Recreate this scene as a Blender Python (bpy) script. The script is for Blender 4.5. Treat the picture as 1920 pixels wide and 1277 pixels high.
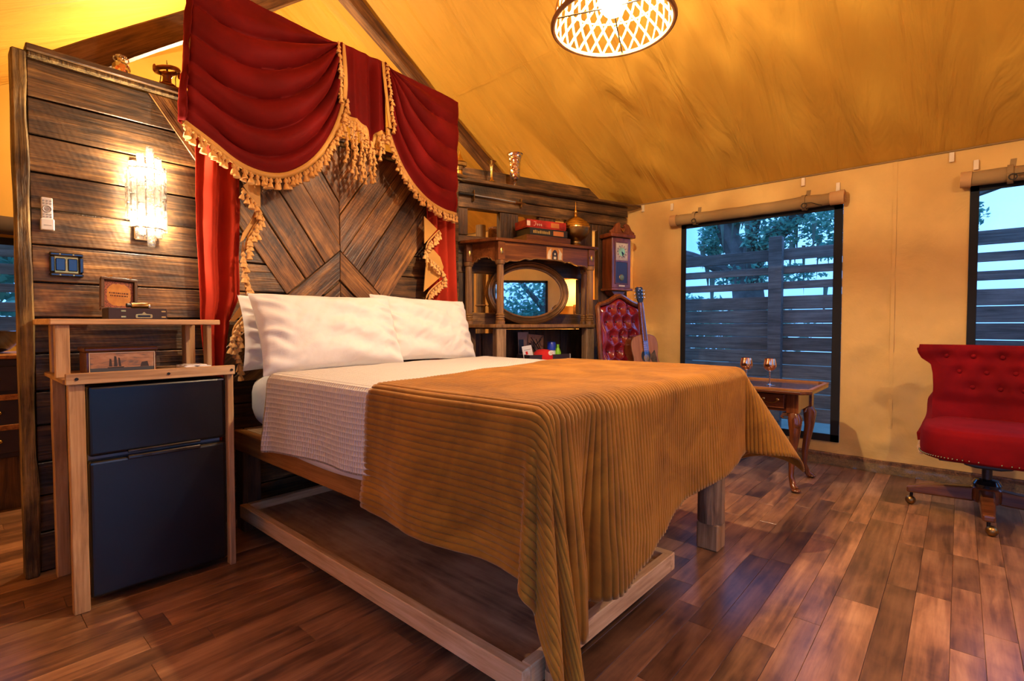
import bpy, math, random
import numpy as np
from mathutils import Vector, Matrix, noise
random.seed(7)
PI = math.pi
for o in list(bpy.data.objects):
    bpy.data.objects.remove(o)
SC = bpy.context.scene
COL = SC.collection

# ------------------------------------------------------------------ camera
CAMH = 1.05
FPX, HORIZON, YAW = 950.0, 610.0, 41.5
_p = math.atan((1277 / 2 - HORIZON) / FPX)
cam_data = bpy.data.cameras.new('camera')
cam_data.sensor_width = 36.0
cam_data.lens = FPX / 1920 * 36.0
cam_data.clip_start = 0.02
cam = bpy.data.objects.new('camera', cam_data)
COL.objects.link(cam)
cam.location = (0, 0, CAMH)
cam.rotation_euler = (PI / 2 - _p, 0, math.radians(YAW - 90))
SC.camera = cam

# ------------------------------------------------------------------ world, exposure
W = bpy.data.worlds.new('dusk_sky')
SC.world = W
W.use_nodes = True
wn = W.node_tree
wn.nodes.clear()
wo = wn.nodes.new('ShaderNodeOutputWorld')
wb = wn.nodes.new('ShaderNodeBackground')
wt = wn.nodes.new('ShaderNodeTexCoord')
wz = wn.nodes.new('ShaderNodeTexNoise')
wz.inputs['Scale'].default_value = 3.0
wz.inputs['Detail'].default_value = 5.0
wr = wn.nodes.new('ShaderNodeValToRGB')
wr.color_ramp.elements[0].position = 0.35
wr.color_ramp.elements[0].color = (0.075, 0.27, 0.80, 1)
wr.color_ramp.elements[1].position = 0.68
wr.color_ramp.elements[1].color = (0.20, 0.46, 0.95, 1)
wn.links.new(wt.outputs['Generated'], wz.inputs['Vector'])
wn.links.new(wz.outputs['Fac'], wr.inputs['Fac'])
wn.links.new(wr.outputs['Color'], wb.inputs['Color'])
wb.inputs['Strength'].default_value = 2.5
wn.links.new(wb.outputs['Background'], wo.inputs['Surface'])
SC.view_settings.view_transform = 'Standard'
SC.view_settings.look = 'None'
SC.view_settings.gamma = 1.0
SC.view_settings.use_curve_mapping = False
SC.view_settings.exposure = 0.48
SC.cycles.use_denoising = True
SC.cycles.max_bounces = 10
SC.cycles.diffuse_bounces = 5
SC.cycles.transparent_max_bounces = 16
SC.cycles.sample_clamp_indirect = 6.0
SC.cycles.caustics_reflective = False
SC.cycles.caustics_refractive = False

# ------------------------------------------------------------------ colour and material helpers
def C(r, g, b):
    def f(x):
        x /= 255.0
        return x / 12.92 if x <= 0.04045 else ((x + 0.055) / 1.055) ** 2.4
    return (f(r), f(g), f(b), 1.0)

class NT:
    def __init__(s, name):
        s.m = bpy.data.materials.new(name)
        s.m.use_nodes = True
        s.t = s.m.node_tree
        s.b = s.t.nodes['Principled BSDF']
        s.out = s.t.nodes['Material Output']
    def n(s, kind, **kw):
        x = s.t.nodes.new(kind)
        for k, v in kw.items():
            setattr(x, k, v)
        return x
    def l(s, a, b):
        s.t.links.new(a, b)
    def set(s, **kw):
        names = dict(col='Base Color', rough='Roughness', metal='Metallic', coat='Coat Weight', coatr='Coat Roughness',
                     sheen='Sheen Weight', sheenr='Sheen Roughness', sheent='Sheen Tint', trans='Transmission Weight', ior='IOR',
                     spec='Specular IOR Level', emit='Emission Color', emits='Emission Strength', alpha='Alpha', sss='Subsurface Weight')
        for k, v in kw.items():
            s.b.inputs[names[k]].default_value = v
    def ramp(s, fac, stops, interp='LINEAR'):
        r = s.n('ShaderNodeValToRGB')
        r.color_ramp.interpolation = interp
        e = r.color_ramp.elements
        e[0].position, e[0].color = stops[0]
        e[1].position, e[1].color = stops[-1]
        for p, c in stops[1:-1]:
            x = e.new(p); x.color = c
        s.l(fac, r.inputs['Fac'])
        return r
    def noise(s, vec, scale, detail=4.0, rough=0.55, dist=0.0):
        x = s.n('ShaderNodeTexNoise')
        x.inputs['Scale'].default_value = scale
        x.inputs['Detail'].default_value = detail
        x.inputs['Roughness'].default_value = rough
        x.inputs['Distortion'].default_value = dist
        if vec is not None:
            s.l(vec, x.inputs['Vector'])
        return x
    def math(s, op, a, b=None):
        x = s.n('ShaderNodeMath', operation=op)
        for i, v in enumerate((a, b)):
            if v is None: continue
            if isinstance(v, (int, float)): x.inputs[i].default_value = v
            else: s.l(v, x.inputs[i])
        return x.outputs[0]
    def mix(s, fac, a, b, blend='MIX'):
        x = s.n('ShaderNodeMix', data_type='RGBA', blend_type=blend)
        for i, v in ((0, fac), (6, a), (7, b)):
            if isinstance(v, (int, float)): x.inputs[i].default_value = v
            elif isinstance(v, tuple): x.inputs[i].default_value = v
            else: s.l(v, x.inputs[i])
        return x.outputs[2]
    def bump(s, h, strength=0.3, dist=0.01, prev=None):
        x = s.n('ShaderNodeBump')
        x.inputs['Strength'].default_value = strength
        x.inputs['Distance'].default_value = dist
        s.l(h, x.inputs['Height'])
        if prev is not None: s.l(prev, x.inputs['Normal'])
        s.l(x.outputs['Normal'], s.b.inputs['Normal'])
        return x.outputs['Normal']
    def coords(s, mapscale=(1, 1, 1), rnd=True, kind='Object'):
        tc = s.n('ShaderNodeTexCoord')
        v = tc.outputs[kind]
        if rnd:
            oi = s.n('ShaderNodeObjectInfo')
            mu = s.n('ShaderNodeVectorMath', operation='SCALE')
            mu.inputs[0].default_value = (31.7, 17.3, 23.1)
            s.l(oi.outputs['Random'], mu.inputs['Scale'])
            ad = s.n('ShaderNodeVectorMath', operation='ADD')
            s.l(v, ad.inputs[0]); s.l(mu.outputs[0], ad.inputs[1])
            v = ad.outputs[0]
            s.rand = oi.outputs['Random']
        mp = s.n('ShaderNodeMapping')
        mp.inputs['Scale'].default_value = mapscale
        s.l(v, mp.inputs['Vector'])
        return mp.outputs['Vector']

def plain(name, col, rough=0.5, metal=0.0, var=0.18, scale=9.0, bump=0.0, **kw):
    m = NT(name)
    v = m.coords()
    nz = m.noise(v, scale, 5.0)
    lo = tuple(c * (1 - var) for c in col[:3]) + (1,)
    hi = tuple(min(1, c * (1 + var)) for c in col[:3]) + (1,)
    r = m.ramp(nz.outputs['Fac'], [(0.3, lo), (0.7, hi)])
    m.l(r.outputs['Color'], m.b.inputs['Base Color'])
    m.set(rough=rough, metal=metal, **kw)
    if bump:
        m.bump(m.noise(v, scale * 6, 4.0).outputs['Fac'], bump, 0.004)
    return m.m

def wood(name, stops, axis='x', scale=3.0, stretch=12.0, rough=0.55, bump=0.35, var=0.35, patch=0.5, bdist=0.006, spec=0.4, coat=0.0, island=False, saw=0.0):
    """streaky grain along one axis, patches, tint that differs from board to board"""
    m = NT(name)
    sc = {'x': (1, stretch, stretch), 'y': (stretch, 1, stretch), 'z': (stretch, stretch, 1)}[axis]
    v = m.coords(sc)
    g1 = m.noise(v, scale, 7.0, 0.62, 0.6)
    v2 = m.coords((1, 1, 1))
    g2 = m.noise(v2, scale * 1.6, 4.0, 0.6, 0.4)
    v3 = m.coords(tuple(c * 3.2 if c > 1 else c for c in sc))
    g3 = m.noise(v3, scale * 1.5, 3.0, 0.6)
    a = m.math('MULTIPLY', g1.outputs['Fac'], 1 - patch * 0.5)
    b = m.math('MULTIPLY', g2.outputs['Fac'], patch * 0.5)
    f = m.math('ADD', a, b)
    f = m.math('ADD', f, m.math('MULTIPLY', m.math('SUBTRACT', g3.outputs['Fac'], 0.5), 0.34))
    r = m.ramp(f, stops)
    rd = m.rand
    if island:
        ge = m.n('ShaderNodeNewGeometry')
        rd = m.math('FRACT', m.math('ADD', rd, ge.outputs['Random Per Island']))
    k = m.math('ADD', m.math('MULTIPLY', rd, 2 * var), 1 - var)
    kk = m.n('ShaderNodeCombineColor')
    for i in range(3): m.l(k, kk.inputs[i])
    c = m.mix(1.0, r.outputs['Color'], kk.outputs[0], 'MULTIPLY')
    m.l(c, m.b.inputs['Base Color'])
    m.set(rough=rough, spec=spec, coat=coat, coatr=0.2)
    h = m.math('ADD', g1.outputs['Fac'], m.math('MULTIPLY', g3.outputs['Fac'], 0.6))
    if saw:
        sv = m.coords((1.0, 1.0, 0.45) if axis != 'z' else (0.45, 1, 1), rnd=True)
        wv = m.n('ShaderNodeTexWave', wave_type='BANDS', bands_direction='DIAGONAL')
        wv.inputs['Scale'].default_value = 26.0
        wv.inputs['Distortion'].default_value = 3.0
        wv.inputs['Detail'].default_value = 2.0
        m.l(sv, wv.inputs['Vector'])
        h = m.math('ADD', h, m.math('MULTIPLY', wv.outputs['Fac'], saw))
    m.bump(h, bump, bdist)
    return m.m

def cloth(name, col, weave=400.0, var=0.1, rough=0.9, bump=0.15, fold=0.0, foldscale=3.0, **kw):
    m = NT(name)
    v = m.coords(rnd=False)
    nz = m.noise(v, 4.0, 5.0)
    lo = tuple(c * (1 - var) for c in col[:3]) + (1,)
    hi = tuple(min(1, c * (1 + var)) for c in col[:3]) + (1,)
    r = m.ramp(nz.outputs['Fac'], [(0.3, lo), (0.7, hi)])
    m.l(r.outputs['Color'], m.b.inputs['Base Color'])
    m.set(rough=rough, **kw)
    prev = None
    if fold:
        f1 = m.noise(v, foldscale, 6.0, 0.6, 1.2)
        prev = m.bump(f1.outputs['Fac'], fold, 0.06)
    if bump:
        m.bump(m.noise(v, weave, 2.0).outputs['Fac'], bump, 0.002, prev)
    return m.m

# ------------------------------------------------------------------ geometry helpers
class G:
    def __init__(s):
        s.v = []; s.f = []; s.uv = None
    def add(s, vs, fs):
        k = len(s.v)
        s.v.extend([tuple(p) for p in vs])
        s.f.extend([tuple(i + k for i in f) for f in fs])
        return s
    def box(s, x0, x1, y0, y1, z0, z1):
        return s.add([(x0, y0, z0), (x1, y0, z0), (x1, y1, z0), (x0, y1, z0), (x0, y0, z1), (x1, y0, z1), (x1, y1, z1), (x0, y1, z1)],
                     [(0, 3, 2, 1), (4, 5, 6, 7), (0, 1, 5, 4), (1, 2, 6, 5), (2, 3, 7, 6), (3, 0, 4, 7)])
    def obox(s, c, size, rot):
        hx, hy, hz = [q / 2 for q in size]
        g = G().box(-hx, hx, -hy, hy, -hz, hz)
        R = rot if isinstance(rot, Matrix) else Matrix.Rotation(rot[1], 3, rot[0])
        return s.add([Vector(c) + R @ Vector(p) for p in g.v], g.f)
    def merge(s, g, M=None):
        return s.add([(M @ Vector(p)) if M is not None else p for p in g.v], g.f)
    def tube(s, pts, rad, n=10, cap=True, closed=False, flat=1.0):
        pts = [Vector(p) for p in pts]
        N = len(pts)
        if not hasattr(rad, '__len__'): rad = [rad] * N
        vs, fs = [], []
        ref = None
        for i, p in enumerate(pts):
            if closed: t = pts[(i + 1) % N] - pts[i - 1]
            else: t = pts[min(i + 1, N - 1)] - pts[max(i - 1, 0)]
            t.normalize()
            if ref is None:
                ref = Vector((0, 0, 1)) if abs(t.z) < 0.9 else Vector((1, 0, 0))
            a = t.cross(ref).normalized()
            b = a.cross(t).normalized()
            ref = b
            for k in range(n):
                th = 2 * PI * k / n
                vs.append(p + (a * math.cos(th) + b * math.sin(th) * flat) * rad[i])
        M = N if closed else N - 1
        for i in range(M):
            for k in range(n):
                j = (i + 1) % N
                fs.append((i * n + k, i * n + (k + 1) % n, j * n + (k + 1) % n, j * n + k))
        if cap and not closed:
            fs.append(tuple(range(n - 1, -1, -1)))
            fs.append(tuple(range((N - 1) * n, N * n)))
        return s.add(vs, fs)
    def cyl(s, p0, p1, r0, r1=None, n=16):
        return s.tube([p0, p1], [r0, r0 if r1 is None else r1], n)
    def lathe(s, prof, n=24, c=(0, 0, 0), cap=True, M=None):
        vs, fs = [], []
        for r, z in prof:
            for k in range(n):
                th = 2 * PI * k / n
                p = Vector((r * math.cos(th), r * math.sin(th), z))
                if M is not None: p = M @ p
                vs.append(p + Vector(c))
        for i in range(len(prof) - 1):
            for k in range(n):
                fs.append((i * n + k, i * n + (k + 1) % n, (i + 1) * n + (k + 1) % n, (i + 1) * n + k))
        if cap:
            if prof[0][0] > 1e-4: fs.append(tuple(range(n - 1, -1, -1)))
            if prof[-1][0] > 1e-4: fs.append(tuple(range((len(prof) - 1) * n, len(prof) * n)))
        return s.add(vs, fs)
    def ell(s, c, r, n=16, m=10):
        prof = [(math.sin(PI * i / m), -math.cos(PI * i / m)) for i in range(m + 1)]
        g = G().lathe([(max(a, 1e-3), b) for a, b in prof], n)
        return s.add([(c[0] + p[0] * r[0], c[1] + p[1] * r[1], c[2] + p[2] * r[2]) for p in g.v], g.f)
    def prism(s, poly, d0, d1, plane='xz'):
        n = len(poly)
        def P(a, b, d):
            return {'xz': (a, d, b), 'xy': (a, b, d), 'yz': (d, a, b)}[plane]
        vs = [P(a, b, d0) for a, b in poly] + [P(a, b, d1) for a, b in poly]
        fs = [tuple(range(n)), tuple(range(2 * n - 1, n - 1, -1))]
        for i in range(n):
            j = (i + 1) % n
            fs.append((i, i + n, j + n, j))
        return s.add(vs, fs)
    def grid(s, nu, nv, fn, wrapu=False, wrapv=False, uvfn=None):
        vs = [fn(i / (nu - (0 if wrapu else 1)), j / (nv - (0 if wrapv else 1))) for j in range(nv) for i in range(nu)]
        fs = []
        for j in range(nv if wrapv else nv - 1):
            for i in range(nu if wrapu else nu - 1):
                i2, j2 = (i + 1) % nu, (j + 1) % nv
                fs.append((j * nu + i, j * nu + i2, j2 * nu + i2, j2 * nu + i))
        return s.add(vs, fs)

def O(name, g, mat, par=None, smooth=False, bev=0.0, seg=1, sub=0, solid=0.0, loc=None, rot=None, angle=40):
    me = bpy.data.meshes.new(name)
    me.from_pydata(g.v, [], g.f)
    import bmesh as _b
    bm = _b.new(); bm.from_mesh(me)
    _b.ops.recalc_face_normals(bm, faces=bm.faces)
    bm.to_mesh(me); bm.free()
    if g.uv is not None:
        ul = me.uv_layers.new(name='UVMap')
        for lp in me.loops:
            ul.data[lp.index].uv = g.uv[lp.vertex_index]
    me.materials.append(mat)
    if smooth:
        me.polygons.foreach_set('use_smooth', [True] * len(me.polygons))
        me.set_sharp_from_angle(angle=math.radians(angle))
    me.update()
    o = bpy.data.objects.new(name, me)
    COL.objects.link(o)
    if par is not None: o.parent = par
    if loc is not None: o.location = loc
    if rot is not None: o.rotation_euler = rot
    if bev:
        b = o.modifiers.new('bevel', 'BEVEL'); b.width = bev; b.segments = seg; b.limit_method = 'ANGLE'; b.angle_limit = math.radians(35)
    if solid:
        b = o.modifiers.new('solid', 'SOLIDIFY'); b.thickness = solid; b.offset = 0
    if sub:
        b = o.modifiers.new('sub', 'SUBSURF'); b.levels = sub; b.render_levels = sub
    return o

def tag(o, label, cat, group=None, kind=None):
    o['label'] = label
    if cat: o['category'] = cat
    if group: o['group'] = group
    if kind: o['kind'] = kind
    return o
def thing(name, label, cat, loc=(0, 0, 0), rz=0.0, group=None, rot=None):
    o = bpy.data.objects.new(name, None)
    o.empty_display_size = 0.1
    COL.objects.link(o)
    o.location = loc
    o.rotation_euler = rot if rot else (0, 0, rz)
    return tag(o, label, cat, group)
def struct(o, label=None):
    o['kind'] = 'structure'
    if label: o['label'] = label
    return o
def sroot(name, label, loc=(0, 0, 0), rz=0.0):
    o = bpy.data.objects.new(name, None)
    o.empty_display_size = 0.1
    COL.objects.link(o)
    o.location = loc; o.rotation_euler = (0, 0, rz)
    return struct(o, label)
def share(name, src, par, loc=None, rot=None, scale=None):
    o = bpy.data.objects.new(name, src.data)
    COL.objects.link(o)
    for md in src.modifiers:
        n = o.modifiers.new(md.name, md.type)
        if md.type == 'BEVEL':
            n.width = md.width; n.segments = md.segments; n.limit_method = md.limit_method; n.angle_limit = md.angle_limit
    o.parent = par
    if loc is not None: o.location = loc
    if rot is not None: o.rotation_euler = rot
    if scale is not None: o.scale = scale
    return o
def fbm(x, y, z=0.0, oct=4):
    a, f, t = 1.0, 1.0, 0.0
    for _ in range(oct):
        t += a * noise.noise(Vector((x * f, y * f, z * f)))
        a *= 0.5; f *= 2.03
    return t
def lerp(a, b, t): return a + (b - a) * t
def interp(xs, ys, x): return float(np.interp(x, xs, ys))
def smooth01(t):
    t = min(1, max(0, t)); return t * t * (3 - 2 * t)

# frame of the angled partition: local x runs along it, local -y comes out of it towards the bed
AX, AY, AROT = 2.663, 2.92, math.atan2(-0.315, 0.949)
_d = Vector((math.cos(AROT), math.sin(AROT), 0)); _n = Vector((math.sin(AROT), -math.cos(AROT), 0))
def sec(s, t, z=0.0):
    return Vector((AX, AY, z)) + _d * s + _n * t

# ------------------------------------------------------------------ materials
def L(r, g, b): return (r, g, b, 1.0)
M = {}
def roof_canvas(name, col):
    m = NT(name); v = m.coords((.45, 2.4, .45), rnd=False)
    nz = m.noise(v, 1.5, 4.0, .55, .9)
    r = m.ramp(nz.outputs['Fac'], [(.3, tuple(c * .9 for c in col[:3]) + (1,)), (.7, tuple(c * 1.1 for c in col[:3]) + (1,))])
    m.l(r.outputs['Color'], m.b.inputs['Base Color']); m.set(rough=.62, spec=.35)
    n1 = m.bump(m.noise(v, 1.9, 4.0, .5, 1.0).outputs['Fac'], .55, .10)
    m.bump(m.noise(m.coords(rnd=False), 320, 2).outputs['Fac'], .05, .002, n1)
    return m.m
M['roof'] = roof_canvas('tent_roof_canvas', L(.60, .315, .040))
M['canvas'] = cloth('tent_wall_canvas', L(.68, .425, .13), weave=300, var=.08, rough=.85, bump=.04, fold=.22, foldscale=1.6)
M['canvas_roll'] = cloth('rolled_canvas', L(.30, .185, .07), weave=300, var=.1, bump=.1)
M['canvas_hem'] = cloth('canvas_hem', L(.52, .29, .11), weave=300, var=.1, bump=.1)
M['webbing'] = plain('black_webbing', L(.006, .006, .008), .9)
M['tab'] = plain('white_plastic_tab', L(.75, .62, .42), .5, var=.05)
M['floor'] = wood('floor_plank_vinyl', [(.30, L(.035, .016, .010)), (.42, L(.125, .056, .028)), (.54, L(.26, .120, .054)), (.70, L(.43, .225, .105))], 'x', 1.9, 5.0, .28, .10, .42, .85, .003, spec=.5, island=True)
M['plank'] = wood('dark_barn_plank', [(.32, L(.010, .006, .004)), (.44, L(.050, .026, .012)), (.55, L(.14, .066, .022)), (.68, L(.38, .19, .055))], 'x', 2.4, 9.0, .45, .5, .30, .9, .008, spec=.5, saw=.07)
M['plank_v'] = wood('dark_barn_post', [(.30, L(.016, .009, .005)), (.46, L(.05, .024, .010)), (.60, L(.11, .050, .017)), (.76, L(.23, .105, .032))], 'z', 2.6, 10.0, .55, .6, .30, .8, .010, spec=.4)
M['chev_a'] = wood('chevron_board_grain', [(.32, L(.014, .007, .004)), (.43, L(.065, .027, .010)), (.54, L(.19, .080, .022)), (.68, L(.46, .21, .055))], 'x', 2.6, 10.0, .42, .5, .35, .9, .008, spec=.5, saw=.05)
M['bark'] = wood('live_edge_post', [(.34, L(.022, .012, .006)), (.46, L(.08, .045, .016)), (.58, L(.26, .16, .05)), (.72, L(.45, .29, .10))], 'z', 3.0, 7.0, .7, .9, .2, .9, .015)
M['rafter'] = wood('rafter_log', [(.30, L(.03, .012, .006)), (.45, L(.10, .042, .016)), (.60, L(.22, .10, .035)), (.78, L(.36, .18, .07))], 'x', 2.5, 9.0, .6, .6, .2, .7, .01)
M['log'] = wood('peeled_log', [(.30, L(.08, .045, .022)), (.48, L(.22, .13, .065)), (.62, L(.36, .23, .12)), (.78, L(.5, .34, .19))], 'z', 2.5, 9.0, .7, .6, .15, .6, .008)
M['pine'] = wood('raw_pine', [(.30, L(.36, .19, .08)), (.46, L(.56, .33, .15)), (.60, L(.68, .44, .22)), (.76, L(.76, .52, .28))], 'x', 2.2, 12.0, .6, .2, .12, .4)
M['pine_y'] = wood('raw_pine_lengthwise', [(.30, L(.38, .20, .08)), (.46, L(.60, .36, .16)), (.60, L(.72, .48, .25)), (.76, L(.78, .56, .32))], 'y', 2.2, 12.0, .6, .2, .12, .4)
M['pine_z'] = wood('raw_pine_upright', [(.30, L(.22, .115, .045)), (.46, L(.40, .22, .09)), (.60, L(.54, .33, .15)), (.76, L(.62, .41, .21))], 'z', 2.2, 12.0, .6, .25, .18, .4)
M['stain_y'] = wood('stained_pine_rail', [(.30, L(.14, .045, .010)), (.46, L(.33, .13, .028)), (.60, L(.46, .20, .05)), (.76, L(.55, .27, .08))], 'y', 2.2, 14.0, .45, .2, .12, .5)
M['ply'] = wood('plywood_panel', [(.34, L(.16, .075, .035)), (.46, L(.34, .18, .085)), (.58, L(.50, .30, .15)), (.72, L(.60, .40, .22))], 'y', 1.8, 4.0, .6, .12, .1, .9)
M['mahog'] = wood('polished_mahogany', [(.30, L(.030, .007, .003)), (.46, L(.085, .020, .007)), (.60, L(.16, .042, .013)), (.78, L(.24, .075, .022))], 'y', 2.5, 9.0, .22, .05, .1, .5, coat=.5)
M['mahog_x'] = wood('polished_mahogany_board', [(.30, L(.040, .011, .004)), (.46, L(.10, .028, .008)), (.60, L(.17, .052, .013)), (.78, L(.26, .09, .022))], 'x', 2.5, 9.0, .3, .08, .1, .6, coat=.3)
M['mahog_z'] = wood('polished_mahogany_leg', [(.30, L(.045, .010, .003)), (.46, L(.11, .027, .007)), (.60, L(.19, .052, .013)), (.78, L(.27, .09, .022))], 'z', 2.5, 8.0, .22, .05, .1, .5, coat=.6)
M['column'] = wood('carved_oak_column', [(.30, L(.07, .030, .010)), (.46, L(.16, .075, .025)), (.60, L(.26, .13, .042)), (.78, L(.36, .20, .065))], 'z', 2.5, 9.0, .4, .12, .1, .5)
M['clock'] = wood('reddish_clock_wood', [(.30, L(.07, .014, .005)), (.46, L(.16, .036, .010)), (.60, L(.25, .062, .016)), (.78, L(.34, .10, .025))], 'z', 2.5, 9.0, .3, .06, .08, .5, coat=.4)
M['guitar_top'] = wood('guitar_top_wood', [(.30, L(.20, .062, .016)), (.46, L(.32, .115, .030)), (.60, L(.40, .155, .045)), (.78, L(.48, .20, .065))], 'z', 3.0, 26.0, .35, .03, .05, .3, coat=.3)
M['velvet'] = cloth('crimson_velvet', L(.125, .003, .003), weave=250, var=.25, rough=.75, bump=.05, sheen=.35, sheenr=.3, sheent=L(1, .06, .02), spec=.12)
M['velvet_curt_lit'] = cloth('crimson_velvet_curtain_lit', L(.40, .028, .010), weave=250, var=.2, rough=.8, bump=.05, spec=.15, sheen=.3, sheenr=.35, sheent=L(1, .12, .06))  # brighter copy of the valance velvet, sconce light put into its colour
M['velvet_chair'] = cloth('red_chair_velvet', L(.165, .002, .004), weave=250, var=.3, rough=.9, bump=.08, spec=.15, sheen=.15, sheenr=.4, sheent=L(.9, .05, .05))
M['gold_cloth'] = cloth('gold_braid_lining', L(.55, .27, .045), weave=220, var=.15, rough=.6, bump=.3, sheen=.3)
M['tassel'] = cloth('gold_tassel_thread', L(.58, .30, .075), weave=500, var=.35, rough=.55, bump=.5, sheen=.3)
M['linen'] = cloth('white_linen', L(.74, .70, .65), weave=500, var=.03, rough=.9, bump=.05, fold=.10, foldscale=6.0)
M['brass'] = plain('aged_brass', L(.62, .38, .10), .25, 1.0, .2, 14)
M['brass_dark'] = plain('dark_antique_brass', L(.32, .19, .06), .35, 1.0, .3, 14)
M['bronze'] = plain('bronze_frame', L(.25, .15, .075), .32, .85, .25, 12)
M['chrome'] = plain('chrome', L(.7, .7, .7), .12, 1.0, .05)
M['copper'] = plain('rose_gold_metal', L(.80, .50, .32), .12, 1.0, .05)
M['black'] = plain('black_plastic', L(.010, .010, .012), .35, 0, .2)
M['blackgloss'] = plain('black_gloss', L(.008, .008, .010), .12, 0, .2, coat=.5)
M['fridge'] = plain('black_fridge_enamel', L(.004, .0045, .006), .24, 0, .1, 30, spec=.55)
M['white'] = plain('white_plastic', L(.72, .70, .68), .4, 0, .04)
M['grey'] = plain('grey_plastic', L(.35, .34, .34), .5, 0, .06)
M['iron'] = plain('dark_iron', L(.03, .028, .026), .5, .8, .3)
M['leather'] = plain('oxblood_leather', L(.17, .006, .010), .22, 0, .3, 7, coat=.35)
M['leather_dark'] = plain('dark_red_leather', L(.05, .004, .006), .3, 0, .3, 7, coat=.3)
m = NT('mirror_glass'); m.set(col=L(.88, .88, .88), metal=1.0, rough=.015); M['mirror'] = m.m
m = NT('clear_glass'); m.set(col=L(1, .93, .82), rough=.03, trans=1.0, ior=1.45); M['glass'] = m.m

def crystal(name, tint):
    m = NT(name)
    v = m.coords()
    vo = m.n('ShaderNodeTexVoronoi'); vo.inputs['Scale'].default_value = 45.0
    m.l(v, vo.inputs['Vector'])
    bp = m.n('ShaderNodeBump'); bp.inputs['Strength'].default_value = .9; bp.inputs['Distance'].default_value = .01
    m.l(vo.outputs['Distance'], bp.inputs['Height'])
    tr = m.n('ShaderNodeBsdfTransparent'); tr.inputs['Color'].default_value = tint
    gl = m.n('ShaderNodeBsdfGlossy'); gl.inputs['Roughness'].default_value = .08
    m.l(bp.outputs['Normal'], gl.inputs['Normal'])
    fr = m.n('ShaderNodeFresnel'); fr.inputs['IOR'].default_value = 1.9
    m.l(bp.outputs['Normal'], fr.inputs['Normal'])
    mx = m.n('ShaderNodeMixShader')
    m.l(m.math('ADD', fr.outputs['Fac'], .12), mx.inputs['Fac']); m.l(tr.outputs[0], mx.inputs[1]); m.l(gl.outputs[0], mx.inputs[2])
    df = m.n('ShaderNodeBsdfTranslucent'); df.inputs['Color'].default_value = L(1, .95, .88)
    m2 = m.n('ShaderNodeMixShader'); m2.inputs[0].default_value = .06
    m.l(mx.outputs[0], m2.inputs[1]); m.l(df.outputs[0], m2.inputs[2])
    m.l(m2.outputs[0], m.out.inputs['Surface'])
    return m.m
M['crystal'] = crystal('cut_crystal', L(.88, .84, .78))
M['amber'] = crystal('amber_glass', L(.95, .62, .30))

def screen_mesh():
    m = NT('insect_screen')
    tr = m.n('ShaderNodeBsdfTransparent'); tr.inputs['Color'].default_value = L(.92, .95, 1)
    df = m.n('ShaderNodeBsdfDiffuse'); df.inputs['Color'].default_value = L(.05, .06, .08)
    v = m.coords(rnd=False)
    nz = m.noise(v, 60, 2)
    mx = m.n('ShaderNodeMixShader')
    m.l(m.math('ADD', m.math('MULTIPLY', nz.outputs['Fac'], .06), .06), mx.inputs['Fac'])
    m.l(tr.outputs[0], mx.inputs[1]); m.l(df.outputs[0], mx.inputs[2]); m.l(mx.outputs[0], m.out.inputs['Surface'])
    return m.m
M['screen'] = screen_mesh()

def glow(name, col, s):
    """clear lit envelope: gives off light and lets the filament's light through"""
    m = NT(name)
    em = m.n('ShaderNodeEmission'); em.inputs['Color'].default_value = col; em.inputs['Strength'].default_value = s
    tr = m.n('ShaderNodeBsdfTransparent'); ad = m.n('ShaderNodeAddShader')
    m.l(em.outputs[0], ad.inputs[0]); m.l(tr.outputs[0], ad.inputs[1]); m.l(ad.outputs[0], m.out.inputs['Surface'])
    return m.m
M['bulb'] = glow('lit_bulb', L(1, .80, .50), 14.0)
M['bulb_small'] = glow('lit_small_bulb', L(1, .84, .60), 7.0)

def lamp_light(name, par, loc, watts, col=(1, .76, .50), size=.05):
    d = bpy.data.lights.new(name, 'POINT'); d.energy = watts; d.color = col; d.shadow_soft_size = size
    o = bpy.data.objects.new(name, d); COL.objects.link(o); o.parent = par; o.location = loc
    return o

# ------------------------------------------------------------------ room dimensions
XL, XR = -0.57, 4.45
YF, YB = -1.60, 5.0
EAVE, RIDGEX, RIDGEZ = 2.20, 1.94, 3.694
def roofz(x): return EAVE + (RIDGEZ - EAVE) * ((XR - x) / (XR - RIDGEX) if x > RIDGEX else (x - XL) / (RIDGEX - XL))

# floor: base slab with planks laid along x
floor = struct(O('floor', G().box(XL, XR, YF, YB, -.05, -.004), M['floor']), 'wood-look plank floor of the tent cabin')
_R = cam.rotation_euler.to_matrix(); 
def in_view(x, y, z=0.0, mrg=60):
    q = _R.transposed() @ (Vector((x, y, z)) - cam.location)
    if q.z > -.2: return None
    u = 960 + FPX * q.x / -q.z; v = 638.5 - FPX * q.y / -q.z
    return u, v if -mrg < u < 1920 + mrg and -mrg < v < 1277 + mrg else None
rest = G()
cands = []
y = YF
rw = random.Random(11)
while y < YB - .01:
    w = rw.choice([.085, .095, .105, .12, .125, .14])
    w = min(w, YB - y)
    x = XL - rw.random() * .6
    while x < XR:
        ln = rw.choice([.38, .52, .7, .85, 1.05, 1.2])
        a, b = max(x, XL), min(x + ln, XR)
        if b - a > .02:
            vis = False
            for fx in (0.02, .25, .5, .75, .98):
                for fy in (.1, .9):
                    q = in_view(lerp(a, b, fx), y + w * fy)
                    if q is not None and q[1] is not None and -20 < q[0] < 1940: vis = True
            hidden = y > 2.93 and not (a < .30 and y < 4.2)
            cands.append((vis and not hidden, a, b, y, y + w))
        x += ln
    y += w
cands.sort(key=lambda c: (not c[0], math.hypot((c[1] + c[2]) / 2, (c[3] + c[4]) / 2)))
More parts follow.
